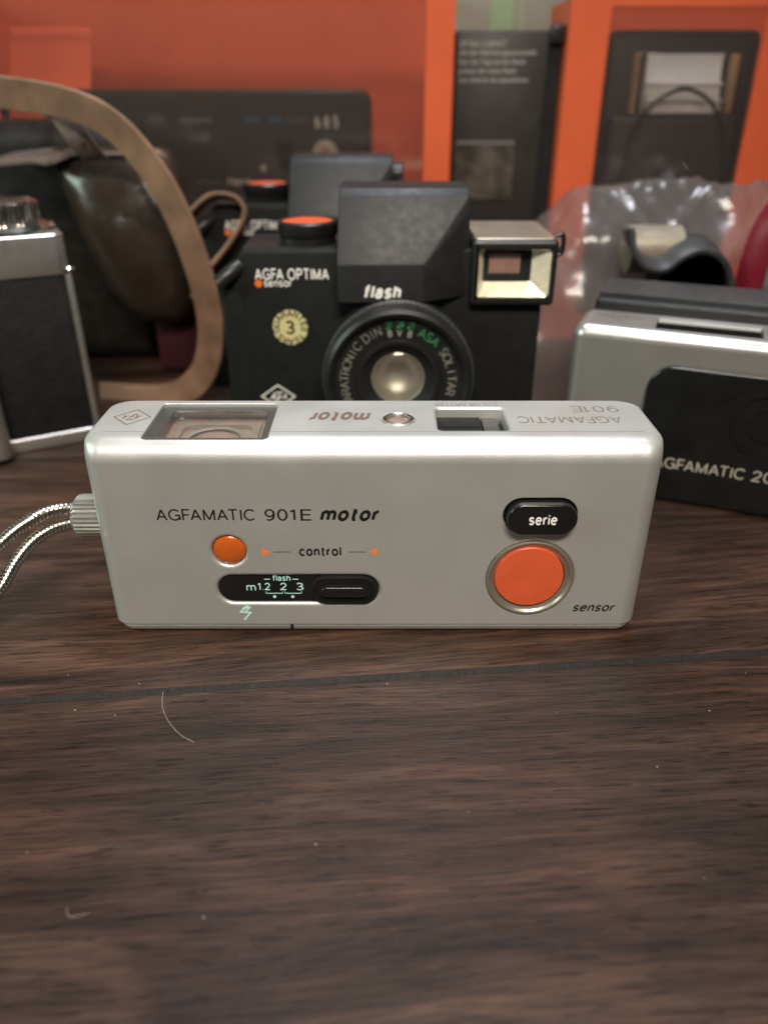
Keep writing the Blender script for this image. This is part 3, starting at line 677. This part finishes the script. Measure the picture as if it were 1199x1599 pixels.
# flash housing
bm = NB()
hull(bm, [(-15.2, 253, 63.2), (12.4, 253, 63.2), (12.8, 253, 75.4), (-15.2, 253, 75.4), (28.6, 260.5, 64.2), (27.6, 262.5, 90.0), (-14.6, 262.5, 90.0),
          (27.4, 264.0, 94.8), (-14.4, 264.0, 94.8), (27.3, 266.5, 97.0), (-14.3, 266.5, 97.0), (27.3, 290, 96.6), (-14.3, 290, 96.6), (28.4, 290, 64), (-15.2, 290, 64)], 0.55, 2)
fh = part('flash_housing', bm, M['blackmatte'], oc, 20)
text_front(fh, 'flash', -6.4, 5.6, 64.7, 69.2, 252.98, M['print_white'], 0.05, 0.22)
# viewfinder block
bm = NB(); box(bm, 28.4, 56.2, 256.5, 296, 61.4, 82.4, 1.5, 3); vb = part('finder_housing', bm, M['black'], oc)
bm = NB(); prism(bm, rrect(29.4, 55.2, 257.8, 295, 1.2), 82.75, 82.3, 'xy', 0.2, 1); part('finder_top', bm, mat('tan_reflection_top', (0.50, 0.44, 0.35), 0.38, 0.8, 0.5, 0.1, 90), vb)  # gloss black top; its tan reflection is put into a metal base colour
c = NB(); prism(c, rrect(30.0, 54.2, 64.2, 79.6, 1.6), 250, 264); cut(vb, [c], 0.3, 2)
M['topgloss'] = mat('black_gloss_top', (0.016, 0.014, 0.012), 0.24, 0, 0.7, 0.2, 120, 0.05, 1500)
o_, i_ = rrect(30.1, 54.1, 64.3, 79.5, 1.5), rrect(32.6, 48.4, 68.6, 78.8, 0.8)
bm = NB(); funnel(bm, o_, 257.2, i_, 260.6); part('bright_frame', bm, M['creamreflector'], vb, 60)
bm = NB(); box(bm, 32.0, 49.2, 260.7, 262.6, 67.8, 79.4); part('finder_glass', bm, M['blackgloss'], vb)
bm = NB(); box(bm, 34.4, 44.6, 260.2, 260.6, 71.4, 77.6); part('wood_reflection', bm, mat('brown_reflection_pane', (0.26, 0.15, 0.12), 0.3, 0, 0.5, 0.15, 200), vb)  # wood reflected in the finder, painted as a brown pane
bm = NB(); lathe(bm, [(0.9, -1.2), (1.1, 0), (0.9, 1.2)], (56.6, 262, 78.5), 'x', 12)
tube(bm, spline([(55.6, 262, 77), (58.0, 262, 77.4), (58.5, 262, 80.8), (57.8, 262, 83.4), (55.4, 262, 82.6)], 6), 0.8, 8); part('strap_eyelet', bm, M['black'], oc)
# lens
LC = (4.7, 260, 39.6)
bm = NB(); lathe(bm, [(25.2, 0), (25.2, -9), (24.6, -9.4), (24.6, -15), (24.2, -17), (23.0, -18), (21.6, -17.2), (20.9, -15.6), (14.0, -15.0), (13.6, -15.8), (12.6, -15.8), (12.2, -14.4), (9.1, -12.6), (9.0, -3)], LC, 'y', 96)
lb = part('lens_barrel', bm, M['black'], oc, 24)
bm = NB()
for i in range(120):
    a = 2 * math.pi * i / 120; t = NB(); box(t, -0.35, 0.35, -13.8, -10.2, 24.5, 25.3)
    for v in t.verts:
        x, z = v.co.x, v.co.z; v.co = Vector((LC[0] + x * math.cos(a) + z * math.sin(a), LC[1] + v.co.y, LC[2] - x * math.sin(a) + z * math.cos(a)))
    merge(bm, t)
part('focus_grip', bm, M['greyplastic'], lb)
bm = NB(); lathe(bm, [(8.9, -12.2), (8.6, -12.0), (8.3, -10.2), (7.6, -8.4), (6.5, -6.9), (4.6, -5.6), (2.4, -4.9), (0.3, -4.7)], LC, 'y', 64, False); part('crescent_reflector', bm, M['milky'], lb, 60)  # made-up concave reflector, shaped to give the lens a bright lower crescent
bm = NB(); lathe(bm, [(8.7, -12.1), (7.0, -13.2), (4.0, -14.0), (0.2, -14.3)], LC, 'y', 64, False); part('lens_glass', bm, M['pane'], lb, 60)
def ringpart(body_, a0, a1, m, r=17.4, h=1.9):
    g = ring_text(body_, LC[0], LC[2], r, a0, a1, h); return part('lettering', front(g, LC[1] - 15.36), m, lb, recalc=False)
ringpart('PARATRONIC', 207, 139, M['print_ring']); ringpart('DIN', 126, 112, M['print_ring']); ringpart('ASA', 64, 48, M['print_green']); ringpart('SOLITAR', 34, -13, M['print_ring'])
ringpart('27', 101, 98, M['print_green'], 18.7, 1.5); ringpart('24', 90, 87, M['print_green'], 18.7, 1.5); ringpart('21', 79, 76, M['print_green'], 18.7, 1.5)
ringpart('8', 100, 100, M['print_dim'], 15.9, 1.4); ringpart('V', 89, 89, M['print_dim'], 15.9, 1.4); ringpart('8', 77, 77, M['print_dim'], 15.9, 1.4)
# front printing
text_front(oc, 'AGFA OPTIMA', -42.6, -18.2, 69.2, 73.0, 259.97, M['print_white'], 0.012)
text_front(oc, 'sensor', -39.8, -30.6, 67.0, 69.0, 259.97, M['print_white'], 0.012)
bm = NB(); prism(bm, circ(-41.6, 68.1, 1.25, 20), 259.94, 260.0); part('orange_dot', bm, M['print_orange'], oc)
bm = NB(); prism(bm, circ(-31.9, 53.4, 6.0, 40), 259.85, 260.0, bev=0.03, seg=1); stk = part('sticker', bm, M['cream'], oc)
text_front(stk, '3', -33.5, -30.4, 51.0, 55.8, 259.84, M['print_black'], 0.02)
g = ring_text('GUARANTEE', -31.9, 53.4, 4.6, 190, -10, 1.4); part('lettering', front(g, 259.84), M['print_black'], stk, recalc=False)
g = ring_text('YEARS', -31.9, 53.4, 4.6, 318, 222, 1.4); part('lettering', front(g, 259.84), M['print_black'], stk, recalc=False)
g = rhombus(-37.6, 28.6, 12.5, 9.0, 0.13); part('emblem', front(g, 259.97), M['print_white'], oc, recalc=False)
# the second one, behind
oc2 = copy_tree(oc)
oc2.location = Vector((-24.6, 365, 0)) * S; oc2.scale = (1.03,) * 3
oc2['label'] = 'half hidden black compact camera, behind the one with the yellow sticker'
ORG_KEYS[oc2.name] = {'org': (0, 275, 0)}
bm = NB(); lathe(bm, [(5.0, 27.2), (5.2, 28), (5.2, 31.2), (4.6, 32)], (0, 276, 89), 'x', 28); part('side_knob', bm, M['black'], oc2)

# ================================================================== SILVER CAMERA AT RIGHT (local axes: face in the plane y=0)
rc = thing('pocket_camera', 'silver pocket camera with large black front panel, cut by the right edge', 'camera', (57, 12.5, 0),
           loc=(62 + 57 * math.cos(R(-22.4)) - 12.5 * math.sin(R(-22.4)), 251 + 57 * math.sin(R(-22.4)) + 12.5 * math.cos(R(-22.4)), 0), rz=-22.4)
bm = NB(); t = NB(); bmesh.ops.create_cube(t, size=1)
for v in t.verts: v.co = Vector((57 + v.co.x * 114, 12.6 + v.co.y * 25.2, 29 + v.co.z * 56.5))
es = [e for e in t.edges if min(v.co.z for v in e.verts) > 50 or abs(elen(e).z) > 10]
bmesh.ops.bevel(t, geom=es, offset=4.4, segments=10, profile=0.5, affect='EDGES'); merge(bm, t)
rbdy = part('body', bm, M['silver2'], rc, 40)
c = NB(); prism(c, rrect(25.5, 57.6, 4.6, 15.6, 1.0), 62, 54.4, 'xy'); cut(rbdy, [c], 0.3, 2)
bm = NB(); prism(bm, rrect(25.7, 57.4, 4.8, 15.4, 0.6), 54.8, 54.45, 'xy'); part('release_slot', bm, M['print_black'], rc)
bm = NB(); prism(bm, rrect(26.0, 57.0, 10.0, 15.0, 0.6), 57.6, 54.9, 'xy'); part('bar_base', bm, M['print_black'], rc)
bm = NB(); prism(bm, rrect(25.9, 57.1, 9.9, 15.1, 0.8), 58.6, 57.6, 'xy', 0.4, 2); part('release_bar', bm, M['silver'], rc)
bm = NB(); prism(bm, rrect(26.2, 112, 0.5, 47.2, 8.5, 10), -2.2, 0.2, 'xz', 0.8, 3)
rp = part('front_panel', bm, M['blackgloss'], rc)
bm = NB()
frame(bm, circ(64, 31.5, 10.5, 48), circ(64, 31.5, 9.9, 48), -2.7, -2.1); frame(bm, circ(64, 31.5, 5.6, 40), circ(64, 31.5, 5.1, 40), -2.6, -2.1)
box(bm, 57, 72, -2.55, -2.1, 20.0, 20.8, 0.2, 1)
t = NB(); box(t, -5, 5, -2.6, -2.1, -0.3, 0.3)
for v in t.verts:
    x, z = v.co.x, v.co.z; v.co.x = 52.0 + x * 0.75 - z * 0.66; v.co.z = 40.0 + x * 0.66 + z * 0.75
merge(bm, t)
part('lens_relief', bm, M['blackgloss'], rp)
bm = NB(); box(bm, 68.5, 73, -2.5, -2.1, 23.5, 25.6, 0.2, 1); part('orange_mark', bm, M['orange'], rp)
text_front(rp, 'AGFAMATIC', 32.6, 61.0, 12.3, 16.3, -2.21, M['print_dim'], 0.0)
text_front(rp, '2008', 63.2, 76.4, 12.3, 16.3, -2.21, M['print_dim'], 0.0)
g = rhombus(0, 0, 14, 9.5, 0.10)
for v in g.verts: v.co = Vector((13.5 - v.co.x, 14.6 - v.co.y, 57.27 + v.co.z))
part('emblem', g, M['print_brown'], rc, recalc=False)
# black case that stands against its back
bc = thing('camera_case', 'black textured box-shaped case standing directly behind the silver camera at right', 'case', (58, 40, 0),
           loc=(62 + 58 * math.cos(R(-22.4)) - 40 * math.sin(R(-22.4)), 251 + 58 * math.sin(R(-22.4)) + 40 * math.cos(R(-22.4)), 0), rz=-22.4)
bm = NB(); box(bm, 3.0, 116, 25.6, 56, 0, 60.2, 1.6, 3); part('body', bm, M['blackmatte'], bc)
bm = NB(); box(bm, 3.6, 115.4, 31, 55.4, 60.0, 61.6, 0.5, 2); part('lid', bm, M['greyplastic'], bc)

# ================================================================== SILVER AND BLACK CAMERA AT LEFT
LP = (-114, 288); la = 28
lc = thing('film_camera', 'old silver and black camera with knurled winding knob, cut by the left edge', 'camera', (-60, 18, 0),
           loc=(LP[0] - 60 * math.cos(R(la)) - 18 * math.sin(R(la)), LP[1] - 60 * math.sin(R(la)) + 18 * math.cos(R(la)), 0), rz=la)
def rbox_v(bm, x0, x1, y0, y1, z0, z1, rv, rt=0.6):
    prism(bm, rrect(x0, x1, y0, y1, rv, 8), z0, z1, 'xy', rt, 3, True); return bm
bm = NB(); rbox_v(bm, -118, 0, 0, 36, 65.1, 79.6, 4.5, 1.0); part('top_plate', bm, M['satinchrome'], lc, 30)
bm = NB(); rbox_v(bm, -117, -0.8, 0.9, 35.2, 3, 65.0, 3.5, 0.2); part('leather_covering', bm, M['blackleather'], lc)
bm = NB(); rbox_v(bm, -117.5, -0.3, 0.2, 36, 0, 5.6, 4, 0.8); part('base_plate', bm, M['satinchrome'], lc)
bm = NB(); rbox_v(bm, -2.4, 0.2, 0.6, 5.2, 5.7, 64.9, 1.0, 0.2); part('edge_trim', bm, M['satinchrome'], lc)
bm = NB(); lathe(bm, [(1.6, 0), (2.2, .5), (2.2, 1.8), (1.5, 2.4)], (-0.6, 2.6, 65.3), 'z', 20); part('strap_stud', bm, M['chrome'], lc)
bm = NB(); rbox_v(bm, -84, -33.5, -9, 0.5, 1.5, 64.5, 4, 1.5); part('lens_board', bm, M['satinchrome'], lc)
bm = NB(); lathe(bm, [(17.2, 0), (17.2, 1.2), (16.2, 2.6), (13.5, 3.2), (13, 3.4)], (-17.5, 18, 79.5), 'z', 64); kb = part('knob_base', bm, M['chrome'], lc, 25)
bm = NB(); n = 132
prof = [(11.6, 3.0), (12.2, 3.4), (12.5, 4.2), (12.5, 9.4), (12.0, 10.2), (10.6, 10.6), (9.6, 10.0), (2, 9.8)]
rows = []
for r, h in prof:
    rows.append([bm.verts.new((-17.5 + (r - (0.45 if (i % 3 == 0 and r > 12.4) else 0)) * math.cos(2 * math.pi * i / n), 18 + (r - (0.45 if (i % 3 == 0 and r > 12.4) else 0)) * math.sin(2 * math.pi * i / n), 79.5 + h)) for i in range(n)])
for a_, b_ in zip(rows, rows[1:]):
    for i in range(n): bm.faces.new((a_[i], a_[(i + 1) % n], b_[(i + 1) % n], b_[i]))
bm.faces.new(rows[0]); bm.faces.new(rows[-1][::-1]); part('winding_knob', bm, M['chrome'], lc, 20)

# ================================================================== BROWN LEATHER CASE WITH STRAP
lk = thing('leather_case', 'dark brown leather camera case with bulging nose and tan arching strap', 'camera case', (-150, 380, 0))
def superloft(bm, secs, n=40, e=2.6):
    """secs: (y, cx, cz, rx, rz) superellipse sections"""
    rows = []
    for y, cx, cz, rx, rz in secs:
        row = []
        for i in range(n):
            a = 2 * math.pi * i / n; c_, s_ = math.cos(a), math.sin(a)
            row.append(bm.verts.new((cx + rx * math.copysign(abs(c_) ** (2 / e), c_), y, cz + rz * math.copysign(abs(s_) ** (2 / e), s_))))
        rows.append(row)
    for a_, b_ in zip(rows, rows[1:]):
        for i in range(n): bm.faces.new((a_[i], a_[(i + 1) % n], b_[(i + 1) % n], b_[i]))
    bm.faces.new(rows[0]); bm.faces.new(rows[-1][::-1]); return bm
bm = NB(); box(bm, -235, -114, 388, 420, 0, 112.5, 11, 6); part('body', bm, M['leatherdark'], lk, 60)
bm = NB(); rows = []; secs = [(25, -104, 5, 370, 386), (26, -104, 9, 366, 388), (29, -104.2, 14, 361, 390), (35, -104.8, 18.6, 356, 392), (44, -106, 22.5, 352.5, 394), (56, -108, 25, 350.4, 395), (66, -110, 26.2, 350.2, 395), (78, -113, 26.8, 351.6, 396), (90, -117, 27, 355, 396), (97, -120.5, 26.6, 359, 396), (100, -122, 25.4, 362, 395.5), (101.6, -122.6, 23.4, 365, 394), (102, -122.8, 20, 367.5, 392)]
dense = []
for a_, b_ in zip(secs, secs[1:]):
    for k in range(4): dense.append(tuple(a_[m_] + (b_[m_] - a_[m_]) * k / 4 for m_ in range(5)))
dense.append(secs[-1])
for z, cx, rx, yf, yb in dense:
    row = []
    for i in range(64):
        a = 2 * math.pi * i / 64; c_, s_ = math.cos(a), math.sin(a); e = 2.9
        row.append(bm.verts.new((cx + rx * math.copysign(abs(c_) ** (2 / e), c_), (yf + yb) / 2 + (yb - yf) / 2 * math.copysign(abs(s_) ** (2 / e), s_), z)))
    rows.append(row)
for a_, b_ in zip(rows, rows[1:]):
    for i in range(64): bm.faces.new((a_[i], a_[(i + 1) % 64], b_[(i + 1) % 64], b_[i]))
bm.faces.new(rows[0][::-1]); bm.faces.new(rows[-1])
for _ in range(3): bmesh.ops.smooth_vert(bm, verts=bm.verts, factor=0.5, use_axis_x=True, use_axis_y=True, use_axis_z=True)
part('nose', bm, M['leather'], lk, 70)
bm = NB(); P = spline([(-146, 363, 96), (-134, 361.0, 99.4), (-122, 360.6, 100.2), (-110, 360.8, 100.0), (-99, 362, 98.2)], 8); tube(bm, P, 0.9, 8); part('stitched_edge', bm, M['strapdark'], lk)
bm = NB(); P = spline([(-170, 372, 97), (-150, 368, 99), (-139, 364, 99.5), (-132, 360, 101)], 6); ribbon(bm, P, [Vector((0, 1, 0.1))] * len(P), 26, 2.0); part('flap', bm, M['strapdark'], lk)
# tan strap
bm = NB(); path = [(-200, 352, 122.5), (-165, 344, 124.5), (-140, 338, 122.6), (-122, 334, 119.8), (-108, 331, 114.8), (-97, 329, 105.5), (-86.5, 327, 90), (-79.0, 326, 70), (-74.6, 325, 50), (-74.0, 325, 33), (-78.5, 326, 17), (-89, 328, 6), (-104, 331, 1.4), (-130, 336, 1.0)]
P = spline(path, 10)
wd = []
for i, p in enumerate(P):
    tg = (P[min(i + 1, len(P) - 1)] - P[max(i - 1, 0)]).normalized()
    wd.append(tg.cross(Vector((0, 1, 0))).normalized() + Vector((0, -0.30, 0)))
ribbon(bm, P, wd, 11.8, 2.2); part('carrying_strap', bm, M['strap'], lk, 28)
bm = NB(); P = spline([(-136, 344, 119.5), (-128, 341, 117.0), (-124, 340, 112), (-121.5, 342, 106), (-119.5, 347, 100.5), (-119, 352, 99.5)], 8)
ribbon(bm, P, [Vector((1, 0.15, 0.05))] * len(P), 9.5, 1.8); st = part('buckle_strap', bm, M['strapdark'], lk, 50)
bm = NB(); lathe(bm, [(0.8, -1), (0.8, 1.15)], (-120.6, 342.2, 105.2), 'y', 14); part('punched_hole', bm, M['print_black'], st)
bm = NB(); P = spline([(-82, 345, 78), (-72, 346, 85), (-62, 347, 84), (-59, 347, 77), (-66, 346, 66), (-76, 345, 55), (-84, 345, 44)], 8)
ribbon(bm, P, [Vector((0, -1, 0.35))] * len(P), 8, 1.8); part('strap_end', bm, M['strap'], lk, 50)
# dark red pouch in the shade behind
M['redpouch'] = mat('dark_red_cloth', (0.035, 0.003, 0.006), 0.7, 0, 0.3, 0.15, 80, 0.3, 900)
bm = NB(); box(bm, -112, -66, 372, 384, 0, 42, 3, 3)
solo('pouch', bm, M['redpouch'], 'dark red pouch standing in the shadow under the leather case nose', 'pouch', (-89, 378, 0))

# ================================================================== ORANGE WINDOW BOXES BEHIND
def window_box(name, label, xa, xb, ya, yb, zb, fl, fr, ft, org):
    o = thing(name, label, 'display box', org)
    b = NB(); frame(b, rrect(xa, xb, 0.4, zb, 0.6, 2), rrect(xa + fl, xb - fr, 14, zb - ft, 1.2, 2), ya, ya + 1.0); part('front_frame', b, M['carton'], o)
    b = NB(); box(b, xa + .3, xb - .3, yb - 1, yb, 0.4, zb); part('back_panel', b, M['carton'], o)
    for u0, u1 in ((xa, xa + 0.9), (xb - 0.9, xb)):
        b = NB(); box(b, u0, u1, ya + 1.01, yb - 1.01, 0.4, zb); part('side_panel', b, M['carton'], o)
    b = NB(); box(b, xa, xb, ya, yb, 0, 0.38); part('bottom_panel', b, M['carton'], o)
    b = NB(); box(b, xa + fl - 2, xb - fr + 2, ya + 1.1, ya + 1.25, 12, zb - ft + 2); part('window_film', b, M['film'], o)
    return o
ob1 = window_box('display_box', 'wide orange carton with clear window, holding a long black camera', -215, 33.6, 430, 492, 168, 24, 13.5, 5, (-90, 460, 0))
bm = NB(); prism(bm, [(433.0, 100), (433.6, 99.6), (462.6, 151.6), (462.0, 152)], -190, -149, 'yz'); part('inner_flap', bm, M['carton'], ob1)
# long black camera in the left box
lb1 = thing('boxed_camera', 'long black camera with white and blue print, in the wide orange carton', 'camera', (-100, 452, 0))
bm = NB(); prism(bm, rrect(-200, -6.5, 0.5, 124.4, 6.5, 6), 444, 470, 'xz', 2.2, 4); part('body', bm, M['cartonblack'], lb1)
bm = NB(); box(bm, -198, -10, 443.8, 444.05, 113.2, 113.7); part('ridge', bm, M['greyplastic'], lb1)
YL = 443.97
text_front(lb1, 'AGFAMATIC', -105.0, -88.5, 109.0, 111.6, YL, M['print_dim'], 0.02)
text_front(lb1, 'SENSOR', -72.0, -63.6, 109.4, 112.0, YL, M['print_blue'], 0.02)
text_front(lb1, 'POCKET', -59.2, -52.0, 109.4, 112.0, YL, M['print_blue'], 0.02)
text_front(lb1, 'FLASH', -49.6, -40.0, 109.4, 112.0, YL, M['print_grey'], 0.02)
text_front(lb1, '6 8 5', -35.6, -23.5, 106.6, 112.6, YL, M['print_white'], 0.03)
text_front(lb1, 'OPTIMA', -100.5, -87.0, 79.6, 82.2, YL, M['print_grey'], 0.02)
text_front(lb1, 'flash', -83.2, -70.4, 79.2, 83.0, YL, M['print_white'], 0.03, 0.2)
bm = NB(); lathe(bm, [(6.6, 0), (6.4, -1.6), (5.4, -1.8), (5.0, -1.2)], (-30.6, 444, 94.5), 'y', 36); lz = part('lens_ring', bm, M['creamreflector'], lb1)
bm = NB(); lathe(bm, [(4.9, 0), (4.8, -1.1), (0.3, -1.3)], (-30.6, 444, 94.5), 'y', 36); part('orange_button', bm, M['orange'], lz)
bm = NB(); prism(bm, stad(-53.6, -50.0, 88, 100), 443.6, 444.1); part('grey_window', bm, M['greyplastic'], lb1)
bm = NB(); prism(bm, circ(-63.5, 87.6, 1.6, 20), 443.5, 444.1, bev=0.2); part('rivet', bm, M['creamreflector'], lb1)

# black carton with white text between the orange boxes
kc = thing('carton', 'black carton with lines of small white print, between the two orange cartons', 'box', (64, 455, 0))
bm = NB(); box(bm, 35.6, 87.6, 440, 480, 0, 149.5, 0.6, 2); part('box_body', bm, M['cartonblack'], kc)
bm = NB(); box(bm, 79.8, 87.0, 439.6, 440.2, 2, 149, 0.2, 1); box(bm, 80.5, 88.0, 436.5, 441, 143, 152, 1.5, 3); part('black_edge', bm, M['black'], kc)
for k, (s_, xe) in enumerate((('OPTIMA COMPACT', 60.0), ('mit der Belichtungsautomatik', 75.2), ('fuer den Tag und die Nacht', 70.0), ('prises de vues flash', 65.4), ('con sistema de esposizione', 71.6))):
    z_ = 143.6 - k * 3.9
    text_front(kc, s_, 37.0, xe, z_ - 1.2, z_ + 1.6, 439.97, M['print_dim'], 0.02)
bm = NB(); box(bm, 37.0, 67.5, 439.5, 439.98, 73, 101, 0.1, 1); pp = part('printed_picture', bm, mat('dim_photo_print', (0.075, 0.06, 0.045), 0.35, 0, 0.5, 0.7, 110, 0, 500), kc)
bm = NB(); box(bm, 37.4, 67.1, 439.38, 439.48, 99.2, 100.8); part('picture_edge', bm, M['print_grey'], pp)
# pale box that shows over it
pb = thing('carton', 'pale beige carton showing over the top of the black printed carton', 'box', (64, 505, 0))
bm = NB(); box(bm, 34, 106, 496, 530, 0, 192, 0.8, 2); part('box_body', bm, M['beige'], pb)
bm = NB(); box(bm, 74, 75.4, 495.7, 496.2, 2, 190); box(bm, 58, 70, 495.75, 496.2, 150, 190); part('green_stripe', bm, mat('pale_green_print', (0.30, 0.36, 0.20), 0.5, 0, 0.4, 0.06, 40), pb)

ob2 = window_box('display_box', 'orange carton at right with clear window, holding a camera with flash bar', 88.0, 206, 430, 482, 162, 19, 25, 3.5, (147, 456, 0))
bm = NB(); prism(bm, rrect(112, 187, 8, 150, 4, 5), 447, 476, 'xz', 1.0, 2); part('tray', bm, M['cartonblack'], ob2)
fl = thing('flash_unit', 'clear flash bar with silver foil, on top of the boxed camera at right', 'flash bar', (149, 440, 112.6))
bm = NB(); box(bm, 122.5, 176, 436, 446.5, 112.6, 140.4, 1.0, 2); part('clear_housing', bm, M['pane'], fl)
bm = NB()
rows = []
for j in range(25):
    f = j / 24; rows.append([bm.verts.new((132.0, 437.6 + 8.0 * math.sin(f * 1.5), 113.8 + 25.8 * f)), bm.verts.new((169.0, 437.6 + 8.0 * math.sin(f * 1.5), 113.8 + 25.8 * f))])
for a_, b_ in zip(rows, rows[1:]): bm.faces.new((a_[0], a_[1], b_[1], b_[0]))
for z_ in (119.0, 126.5): tube(bm, [Vector((131, 437.4 + (z_ - 113.8) * .44, z_)), Vector((170, 437.4 + (z_ - 113.8) * .44, z_))], 0.9, 10)  # added white rods stand in for glossy streaks on the foil
t = NB(); box(t, 131.6, 169.4, 445.8, 446.3, 113.4, 139.8); merge(bm, t)
part('foil_reflector', bm, M['foil'], fl, 40)
M['amberedge'] = mat('amber_plastic_edge', (0.85, 0.55, 0.30), 0.2, 0.3, 0.5, 0.1, 90)
for u0, u1 in ((124.0, 125.6), (172.6, 174.6)):
    bm = NB(); box(bm, u0, u1, 437, 445, 113.4, 139.6, 0.3, 1); part('amber_edge', bm, M['amberedge'], fl)
b2 = thing('boxed_camera', 'black camera with wrist cord under the clear flash bar in the orange carton', 'camera', (148, 440, 0))
bm = NB(); box(bm, 114.5, 177, 434.5, 446.4, 12, 112.4, 2.2, 3); part('body', bm, M['greyplastic'], b2)
g = rhombus(128.0, 97.5, 9.5, 7.2, 0.2); part('emblem', front(g, 434.47), M['print_grey'], b2, recalc=False)
bm = NB(); P = spline([(122, 433.4, 80), (124, 433.4, 100), (131, 433.4, 115), (143, 433.4, 123.2), (152, 433.4, 124), (163, 433.4, 118), (171, 433.4, 106), (174, 433.4, 92), (174, 433.4, 78)], 8)
tube(bm, P, 1.0, 8); part('wrist_cord', bm, M['black'], b2)

# ================================================================== CLEAR BAG, EYECUP, RED STRAP (right, behind)
from mathutils import noise as mn
bm = NB(); NU, NV = 90, 60
def bag_pt(u, v, sgn):
    x = 46 + u * 132; y = 326 + v * 88
    ridge = min(1, 0.30 + u * 2.4) * min(1, (1 - u) * 8 + 0.8)
    env = (1 - abs(2 * v - 1) ** 2.4) ** 0.55 if 0 < v < 1 else 0
    h = 97 * ridge ** 0.9 * env * (1 - 0.18 * abs(v - 0.45))
    p = Vector((x * .045, y * .045, sgn * 3))
    wr = mn.fractal(p, 1.0, 2.0, 4) ; cr = abs(mn.noise(Vector((x * .07 + y * .05, y * .03, 5 * sgn)))) 
    cz = abs(mn.noise(Vector((x * .05 - y * .09, x * .04 + y * .06, 2.2)))) + 0.6 * abs(mn.noise(Vector((x * .13 + y * .05, y * .12 - x * .05, 7.7))))
    z = max(0.6, h * (0.93 + 0.04 * wr) - (7 * cr + 2.5 * cz) * env)
    y2 = y + (6 * mn.noise(Vector((x * .06, z * .06, 1.7)))) * env
    return Vector((x + 4 * mn.noise(Vector((y * .05, z * .05, 9))) * env, y2, z))
top = [[bm.verts.new(bag_pt(i / NU, j / NV, 1)) for j in range(NV + 1)] for i in range(NU + 1)]
for i in range(NU):
    for j in range(NV): bm.faces.new((top[i][j], top[i + 1][j], top[i + 1][j + 1], top[i][j + 1]))
solo('plastic_bag', bm, M['bag'], 'crumpled clear plastic bag lying behind the silver camera at right', 'bag', (114, 371, 0), 70)
ec = thing('rubber_eyecup', 'dark grey curved rubber eyecup with pale silver inside, in front of the clear bag', 'eyecup', (125, 326, 0))
bm = NB(); P = spline([(97, 322, 76), (99, 321, 70), (104, 320, 64.5), (111, 319.5, 63.5), (117, 319.5, 68), (124, 320, 70.5), (131, 320, 69), (137, 321, 63), (141, 322, 52), (142, 323, 40)], 8)
ribbon(bm, P, [Vector((0, 1, 0.25))] * len(P), 16, 2.4); part('rubber_band', bm, M['greyplastic'], ec, 50)
bm = NB(); lathe(bm, [(17, -8), (17, 6), (15.5, 7), (15.5, -8)], (127, 328, 50), 'y', 40); part('cup_body', bm, M['blackmatte'], ec)
bm = NB(); lathe(bm, [(7, -12), (9.5, -11), (9.5, 10), (7, 11)], (111, 331, 66.5), 'x', 40); part('silver_insert', bm, mat('pale_silver_disc', (0.34, 0.30, 0.235), 0.4, 0.4, 0.5, 0.15, 150), ec, 60)
bm = NB(); P = spline([(176, 318, 97), (165, 317, 95.5), (156, 317, 89), (150, 316, 79), (147.5, 316, 66), (147, 316, 52), (147.5, 316, 30), (149, 316, 1)], 8)
ribbon(bm, P, [Vector((0.75, -0.7, 0.2))] * len(P), 11, 1.6)
solo('strap', bm, M['red'], 'dark red strap curving down beside the clear bag at the right edge', 'strap', (147, 316, 0), 50)

# ================================================================== HAIR AND DUST ON THE WOOD
bm = NB(); P = spline([(-52.0, 138.4, 0.1), (-51.8, 136.0, -0.5), (-50.6, 132.6, -0.65), (-47.9, 128.4, -0.68), (-44.6, 125.0, -0.68), (-41.6, 123.2, -0.7)], 8); tube(bm, P, 0.036, 6)
solo('hair', bm, M['hair'], 'short pale curved hair lying on the wood below the front camera', 'hair', (-48, 130, 0), 70)
bm = NB(); rnd = random.Random(4)
for i in range(26):
    s_ = rnd.uniform(0.05, 0.15); t = NB(); bmesh.ops.create_icosphere(t, subdivisions=1, radius=s_)
    x, y = rnd.uniform(-95, 110), rnd.uniform(62, 150); z = -0.78 if (y - 144 - x * 0.096) < -1 else 0.02
    for v in t.verts: v.co = Vector((v.co.x * rnd.uniform(.7, 1.5), v.co.y, v.co.z * .5)) + Vector((x, y, z))
    merge(bm, t)
for i in range(1):
    x, y = rnd.uniform(-80, 80), rnd.uniform(75, 135); a0 = rnd.uniform(0, 6.3); L = rnd.uniform(2, 5)
    P = spline([(x, y, -0.76), (x + L * .5 * math.cos(a0), y + L * .5 * math.sin(a0), -0.6), (x + L * math.cos(a0 + .7), y + L * math.sin(a0 + .7), -0.75)], 5); tube(bm, P, 0.022, 5)
d = solo('dust', bm, M['lint'], 'scattered pale dust specks and lint on the dark wood', 'dust', (0, 100, 0)); d['kind'] = 'stuff'
